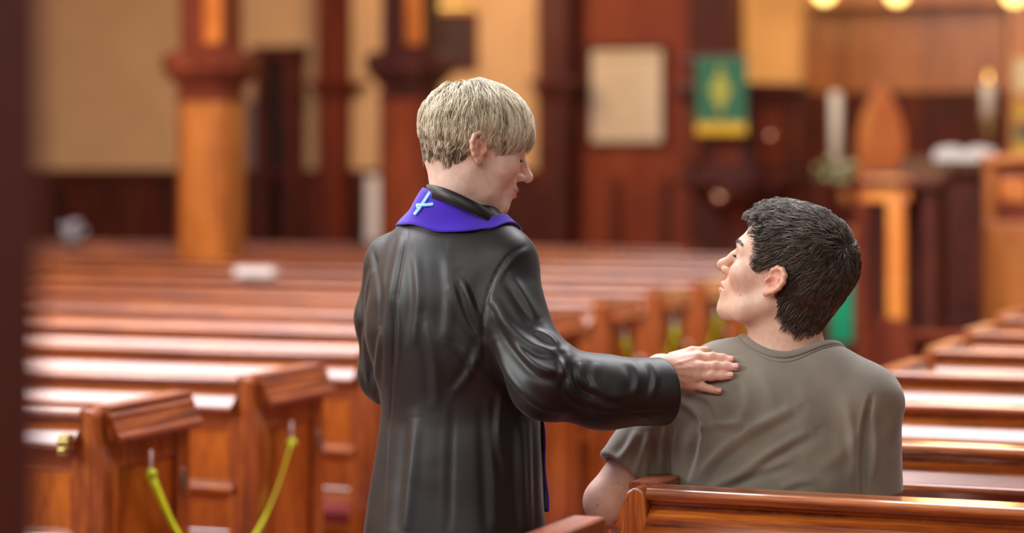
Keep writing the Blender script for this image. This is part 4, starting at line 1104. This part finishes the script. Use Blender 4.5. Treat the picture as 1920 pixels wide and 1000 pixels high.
def lashes(parent, O, R, s_, fn, drop):
    for sd in (-1, 1):
        V = []
        for u in np.linspace(0, 1, 26):
            a = A(sd * (.022 + .021 * u), .0905 - .0075 * u * u, .0085 - drop); a = onto(fn, a[None], .0003)[0]
            b = a + A(sd * (.001 + .003 * u), .0065, -.002 + .003 * (1 - drop * 200)); m_ = (a + b) / 2 + A(0, .0005, -.0012); V.append([a, m_, b])
        Vv, Fq = strand_mesh(np.array(V, f32), np.full(len(V), .00032)); npmesh('eyelashes', O + (Vv @ R) * s_, Fq, HAIR_M, parent, np.tile(A(.015, .01, .008), (len(Vv), 1)))
lashes(woman, WHO, WH, wh, lambda p: face(p, 1, 1), .004); lashes(man, MHO, MH, mh, lambda p: face(p, 0), .0)
# ---------------------------------------------------------------- furniture of the chancel, seen past the seated person
def at(px, Y, z=0): p = P(px, 310, Y); return (p.x, p.y, z)
def zy(py, Y): return CZ - (py - YH) * Y / F
FZ = .56
M_AMB = wood('honey_oak', (170, 84, 20), (214, 118, 34), (240, 154, 60), (8, 8, 1.2), rough=.4)
M_FLAME = wood('bright_orange_oak', (186, 86, 14), (224, 112, 24), (246, 146, 48), (8, 8, 1.2), rough=.4)
M_GOLD = plain('gold_fringe', (226, 176, 40), .5, noise=.08)
M_GREEN = plain('green_damask', (58, 112, 78), .75, noise=.12, scale=30)
# pulpit with a green fall
Y = 16.4; t = thing('pulpit', 'tall dark carved pulpit that carries the green hanging', 'pulpit', at(1392, Y), -TH)
def octp(r): return [(r * math.cos(math.pi / 8 + k * math.pi / 4), r * math.sin(math.pi / 8 + k * math.pi / 4)) for k in range(8)]
zt_, zm, zb_ = zy(176, Y), zy(330, Y), zy(405, Y)
mb = MB(); mb.prism(octp(.40), zm, zt_, 'z'); ob('body', mb, W_D, t, bevel=.01)
mb = MB(); mb.prism(octp(.46), zt_, zt_ + .06, 'z'); mb.prism(octp(.43), zt_ - .05, zt_, 'z'); ob('cornice', mb, W_D, t, bevel=.01); ob('base_moulding', MB().prism(octp(.44), zm - .06, zm + .02, 'z'), W_D, t, bevel=.01)
mb = MB(); mb.lathe([(.40, zm - .06), (.30, zm - .16), (.17, zb_), (.15, zb_ - .1), (.15, .5), (.28, .42), (.30, .0)], n=16); ob('pedestal', mb, W_D, t, smooth=True)
for k in range(8):
    a = k * math.pi / 4 - math.pi / 2; c, s_ = math.cos(a), math.sin(a); mb = MB()
    pr = [(-.09, zm + .08), (.09, zm + .08), (.09, zt_ - .2), (.05, zt_ - .12), (0, zt_ - .08), (-.05, zt_ - .12), (-.09, zt_ - .2)]
    mb.prism([(x, z) for x, z in pr], .368, .39, 'x'); o = ob('arch_panel', mb, W_R, t); o.rotation_euler = (0, 0, a)
mb = MB(); mb.prism([(-.30, zy(112, Y) - .02), (.05, zy(104, Y)), (.05, zy(104, Y) - .03), (-.30, zy(112, Y) - .05)], -.20, .20); o = ob('book_rest', mb, W_D, t); o.location = (-.12, -.20, 0)
mb = MB(); mb.box(-.03, .03, -.03, .03, zt_ + .06, zy(110, Y)); o = ob('rest_post', mb, W_D, t); o.location = (-.12, -.20, 0)
for (px, py, r) in ((1445, 256, .035), (1350, 372, .04)):
    q = P(px, py, Y - .48); mb = MB(); mb.lathe([(.002, -r), (r * .7, -r * .7), (r, 0), (r * .7, r * .7), (.002, r)], n=16)
    o = ob('brass_boss', mb, plain('pink_brass', (235, 170, 140), .25, .9), None, smooth=True); o.parent = t; o.matrix_parent_inverse = (Matrix.Translation(t.location) @ Matrix.Rotation(-TH, 4, 'Z')).inverted(); o.location = q
    mb = MB(); mb.tube([(0, 0, 0), (0.02, .18, 0)], r * .4); o2 = ob('bracket', mb, M_BRASS, o)
YH_ = 15.85
h = thing('pulpit_hanging', 'green hanging with gold emblem and fringe on the dark pulpit', 'hanging', at(1352, YH_, zy(252, YH_)), -TH)
w_ = 48 * YH_ / F; z1, z2 = zy(108, YH_) - zy(252, YH_), zy(230, YH_) - zy(252, YH_)
def ripple(x0, x1, z0, z1, th, d=0):
    vs = []; fs = []; n = 24
    for i in range(n + 1):
        x = x0 + (x1 - x0) * i / n; y = .008 * math.sin(i * 1.1) + d
        vs += [(x, y, z0), (x, y, z1), (x, y + th, z1), (x, y + th, z0)]
    for i in range(n):
        for j in range(4): fs.append((i * 4 + j, i * 4 + (j + 1) % 4, i * 4 + 4 + (j + 1) % 4, i * 4 + 4 + j))
    return MB().add(vs, fs + [(0, 1, 2, 3), (n * 4 + 3, n * 4 + 2, n * 4 + 1, n * 4)])
ob('cloth', ripple(-w_, w_, z2, z1, .01), M_GREEN, h, smooth=False)
ob('fringe', ripple(-w_, w_, 0, z2, .012), M_GOLD, h)
mb = MB(); zc = (z1 + z2) / 2
mb.prism([(.055 * math.cos(a), zc + .115 * math.sin(a)) for a in np.linspace(0, 2 * math.pi, 21)[:-1]], -.018, -.010, 'y')
mb.box(-.012, .012, -.020, -.010, zc - .16, zc + .16); mb.box(-.08, .08, -.020, -.010, zc - .01, zc + .014)
ob('emblem', mb, plain('gold_emblem', (178, 168, 60), .6), h)
# tall candle with flowers round its foot
def candle(px, Y, y0, y1, y2, r, label, flame=False, flowers=False):
    t = thing('candle_stand', label, 'candle stand', at(px, Y, FZ if Y > 14 else 0)); b = FZ if Y > 14 else 0
    zt1, zc1 = zy(y0, Y) - b, zy(y1, Y) - b
    ob('candle', MB().lathe([(r, zc1), (r, zt1 - .01), (r * .8, zt1)], n=20), plain('candle_wax', (250, 226, 196), .5, noise=.01), t, smooth=True)
    ob('wick', MB().lathe([(.004, zt1), (.003, zt1 + .02)], n=8), M_BLACK, t)
    ob('stand', MB().lathe([(.12, 0), (.11, .03), (.03, .07), (.018, .2), (.018, zc1 - .12), (.035, zc1 - .08), (.02, zc1 - .05), (.055, zc1 - .01), (.05, zc1)], n=20), M_BRASS if not flowers else W_D, t, smooth=True)
    if flame: ob('flame', MB().lathe([(.003, zt1 + .01), (.014, zt1 + .03), (.010, zt1 + .05), (.001, zt1 + .08)], n=12), glow('flame_' + str(px), (255, 190, 90), 4), t, smooth=True)
    if flowers:
        rs = random.Random(4); g = MB(); f_ = MB()
        for k in range(46):
            a = rs.uniform(0, 6.28); R_ = rs.uniform(.05, .15); z = zc1 + rs.uniform(-.07, .06); p = Vector((R_ * math.cos(a), R_ * math.sin(a), z))
            (g if k % 2 else f_).lathe([(.002, -.02), (.018, -.008), (.022, .004), (.012, .016), (.002, .02)], p, 7)
        tag(ob('leaves', g, plain('leaf_green', (120, 130, 70), .7), t), kind='stuff'); tag(ob('blossoms', f_, plain('cream_blossom', (226, 214, 160), .7), t), kind='stuff')
    return t
candle(1567, 16.4, 172, 318, 600, .042, 'tall thick white candle with flowers round its foot, left of the pointed chair', flowers=True)
candle(1853, 16.6, 156, 218, 290, .042, 'short bright candle on a slim brass stand before the panelled wall', flame=True)
# throne-like chair with a pointed amber back
Y = 17.2; t = thing('gothic_chair', 'high-backed amber chair with a pointed arch back in the chancel', 'chair', at(1652, Y, FZ), -.1)
prf = []; tz = zy(152, Y) - FZ; hw = .17
for k in range(11):
    u = k / 10; prf.append((hw * max(0, math.cos(u * 1.5708)) ** .75 * (1 + .12 * math.sin(u * 3.14)), .95 + (tz - .95) * u))
prof = [(hw * .95, .48)] + prf; prof += [(-x, z) for x, z in prof[::-1][1:]]
ob('backrest', MB().prism(prof, 0, .04, 'y'), M_FLAME, t, bevel=.006)
mb = MB(); mb.prism([(x * 1.12, z + .0 if i else z) for i, (x, z) in enumerate(prof)], .04, .06, 'y'); ob('back_frame', mb, W_R, t)
ob('seat', MB().box(-.26, .26, -.42, .02, .42, .48), M_AMB, t, bevel=.01)
for sx in (-1, 1):
    ob('leg', MB().box(sx * .25 - .03, sx * .25 + .03, -.42, -.36, 0, .42), M_AMB, t, bevel=.006); ob('leg', MB().box(sx * .25 - .03, sx * .25 + .03, -.03, .03, 0, .42), M_AMB, t, bevel=.006)
    ob('armrest', MB().prism([(-.44, .66), (-.40, .70), (.02, .74), (.02, .70), (-.38, .65)], sx * .26 - .03, sx * .26 + .03), M_AMB, t, bevel=.006)
# lectern / reading desk with amber front posts
Y = 13.2; t = thing('reading_desk', 'amber and dark oak reading desk standing before the pointed chair', 'desk', at(1672, Y, 0), -TH)
zt1 = zy(318, Y); k_ = Y / F
mb = MB(); mb.prism([(-.22, zt1 - .06), (.20, zt1 + .0), (.20, zt1 - .04), (-.22, zt1 - .10)], -.16, .30); ob('desk_top', mb, W_D, t, bevel=.006)
ob('fascia', MB().box(-.13, .14, -.20, -.17, zy(378, Y), zy(330, Y)), M_AMB, t, bevel=.006)
ob('post', MB().box(.01, .11, -.20, -.12, .16, zy(378, Y)), M_AMB, t, bevel=.01)
ob('post', MB().box(-.16, -.10, -.20, -.12, .16, zy(378, Y)), W_R, t, bevel=.01)
mb = MB(); mb.box(.20, .27, -.18, .18, .16, zt1 - .06); mb.box(-.16, .27, .12, .18, .16, zt1 - .03); ob('carcase', mb, W_D, t, bevel=.006)
ob('plinth', MB().box(-.2, .3, -.24, .2, 0, .16), W_R, t, bevel=.01)
Y = 12.2; t = thing('kneeling_desk', 'low amber oak desk end just above the seated person\'s shoulder', 'desk', at(1672, Y, 0), -TH)
ob('end_board', MB().prism([(-.13, 0), (.13, 0), (.12, .55), (.06, .70), (-.08, .72), (-.13, .60)], -.03, .03, 'y'), W_R, t, bevel=.008)
ob('shelf', MB().box(-.13, .9, .03, .30, .60, .63), W_R, t, bevel=.006); ob('front_board', MB().box(-.1, .9, .28, .31, 0, .60), W_R, t)
# choir stall at the frame edge
Y = 13.6; t = thing('choir_stall', 'glowing orange panelled choir stall at the frame edge above the maroon carpet', 'choir stall', at(1846, Y, .42), -.34)
zt1 = zy(306, Y) - .42; zb = zy(470, Y) - .42
ob('front_panel', MB().box(0, 1.6, 0, .03, zb, zt1), W_R, t)
mb = MB(); mb.box(-.02, 1.62, -.05, .08, zt1, zt1 + .045); ob('capping', mb, M_AMB, t, bevel=.008)
for k in range(6): ob('stile', MB().box(.27 * k, .27 * k + .06, -.02, .0, zb, zt1), M_AMB if k % 2 else W_A, t, bevel=.004)
for k in range(5): ob('field', MB().box(.27 * k + .09, .27 * k + .24, -.012, .0, zb + .28, zt1 - .08), M_AMB, t, bevel=.008)
ob('base_rail', MB().box(0, 1.6, -.04, .03, 0, zb + .16), W_A, t, bevel=.006)
ob('seat', MB().box(0, 1.6, .35, .72, .40, .44), W_R, t); ob('back', MB().box(0, 1.6, .72, .76, .0, 1.1), W_R, t)
# dark stall return, with an open book
Y = 14.6; t = thing('prayer_desk', 'dark oak desk carrying an open white book beside the choir stall', 'desk', at(1790, Y, .42), -TH * .6)
zt1 = zy(318, Y) - .42
ob('front_panel', MB().box(-.30, .22, 0, .04, 0, zt1), W_D, t, bevel=.006); ob('desk_top', MB().prism([(-.06, zt1), (.34, zt1 + .08), (.34, zt1 + .05), (-.06, zt1 - .03)], -.34, .26), W_D, t, bevel=.005)
ob('side_panel', MB().box(-.30, -.26, .04, .34, 0, zt1), W_D, t); ob('side_panel', MB().box(.18, .22, .04, .34, 0, zt1), W_D, t)
b = thing('open_book', 'open white book lying on the dark prayer desk', 'book', at(1808, Y - .02, zy(312, Y) + .045), -TH * .6)
for s_ in (-1, 1): ob('page_block', MB().prism([(0, .004), (.05 * s_, .030), (.12 * s_, .028), (.175 * s_, .012), (.175 * s_, .002), (0, -.004)], 0, .24, 'y'), M_WHITE, b)
ob('cover', MB().box(-.185, .185, -.005, .25, -.010, -.003), M_WHITE, b); b.rotation_euler = (.2, 0, -TH * .6)
# green cloth strip hanging low
Y = 12.0; t = thing('green_banner', 'emerald green cloth strip hanging behind the seated person\'s hair', 'banner', at(1580, Y, 0), -TH)
o = ob('cloth', ripple(-.055, .055, zy(640, Y), zy(470, Y), .012, -.03), plain('emerald_cloth', (12, 140, 98), .7), t)
ob('stand', MB().lathe([(.12, 0), (.11, .02), (.015, .05), (.015, zy(462, Y))], (0, .0, 0), 14), W_D, t, smooth=True)
ob('crossbar', MB().box(-.08, .08, -.035, .005, zy(470, Y), zy(464, Y)), W_D, t)
# bright hanging and gilded screen at the frame edge
t = thing('gilded_screen', 'bright golden screen at the frame edge beyond the dark post', 'screen', at(1925, 16.8, .56), -TH)
mb = MB(); mb.box(-.12, .5, 0, .05, 0, 3.6); ob('panel', mb, M_AMB, t)
for k, (y0, y1, m) in enumerate(((110, 175, plain('pale_gold', (250, 214, 150), .5)), (195, 225, M_GOLD), (240, 262, M_GREEN), (264, 292, M_GOLD))):
    ob('hanging_cloth', MB().box(-.08, .3, -.03, 0, zy(y1, 16.8) - .56, zy(y0, 16.8) - .56), m, t, bevel=.005)
# hanging lamps just at the top edge
for i, (px, py, Y, lb) in enumerate(((1546, -9, 15.5, 'glowing hanging lamp bulb over the pale chancel plaster'), (1682, -7, 15.5, 'glowing hanging lamp bulb over the panelled chancel wall'), (1902, -6, 15.0, 'glowing hanging lamp bulb at the corner above the golden screen'))):
    p = P(px, py, Y); t = thing('hanging_lamp', lb, 'lamp', p, 0, 'lamps hanging in the chancel')
    ob('bulb', MB().lathe([(.002, -.06), (.05, -.04), (.075, 0), (.05, .05), (.02, .08)], n=16), glow('lamp_glass', (255, 214, 120), 3.5), t, smooth=True)
    ob('cap', MB().lathe([(.03, .075), (.035, .12), (.01, .14)], n=12), M_BRASS, t, smooth=True); ob('rod', MB().tube([(0, 0, .13), (0, 0, 6 - p.z)], .008), M_BRASS, t)
# little things lying on the far pews
def on_pew(name, px, py, Y, dx, dy, dz, mat, label, cat, parts):
    p = P(px, py, Y); t = thing(name, label, cat, p, -TH); parts(t, dx, dy, dz, mat); return t
def bookp(t, dx, dy, dz, mat):
    ob('page_block', MB().box(-dx * .95, dx * .95, -dy, dy * .95, .004, dz - .004), M_WHITE, t); mb = MB(); mb.box(-dx, dx, -dy, dy, 0, .004); mb.box(-dx, dx, -dy, dy, dz - .004, dz); mb.box(-dx, dx, dy * .96, dy, 0, dz); ob('cover', mb, mat, t)

def pew_spot(k, px):
    X0, Y0 = LP[k]; c, s_ = math.cos(TH), math.sin(TH); m = (px - CX) / F; t = (X0 - m * Y0) / (c + m * s_); return X0 - c * t, Y0 + s_ * t
x, y = pew_spot(7, 482); t = thing('hymn_book', 'pinkish hymn book lying on a far pew rail beside the amber column', 'book', (x, y + .01, TOP + .001), -TH + .2)
bookp(t, .10, .075, .045, plain('pink_cloth_cover', (196, 120, 104), .6))
x, y = pew_spot(11, 135); t = thing('flower_pot', 'small grey pot of pale flowers on a far pew by the wainscot', 'flowers', (x, y + .01, TOP + .001))
ob('pot', MB().lathe([(.05, 0), (.075, .09), (.07, .09), (.05, .08)], n=18), plain('grey_glaze', (120, 116, 118), .4), t, smooth=True)
rs = random.Random(9); g = MB()
for k in range(26):
    a = rs.uniform(0, 6.28); r = rs.uniform(0, .08); g.lathe([(.002, -.02), (.02, -.006), (.022, .006), (.002, .02)], (r * math.cos(a), r * math.sin(a), .11 + rs.uniform(-.02, .05)), 7)
tag(ob('blossoms', g, plain('pale_blossom', (190, 184, 190), .7), t), kind='stuff')
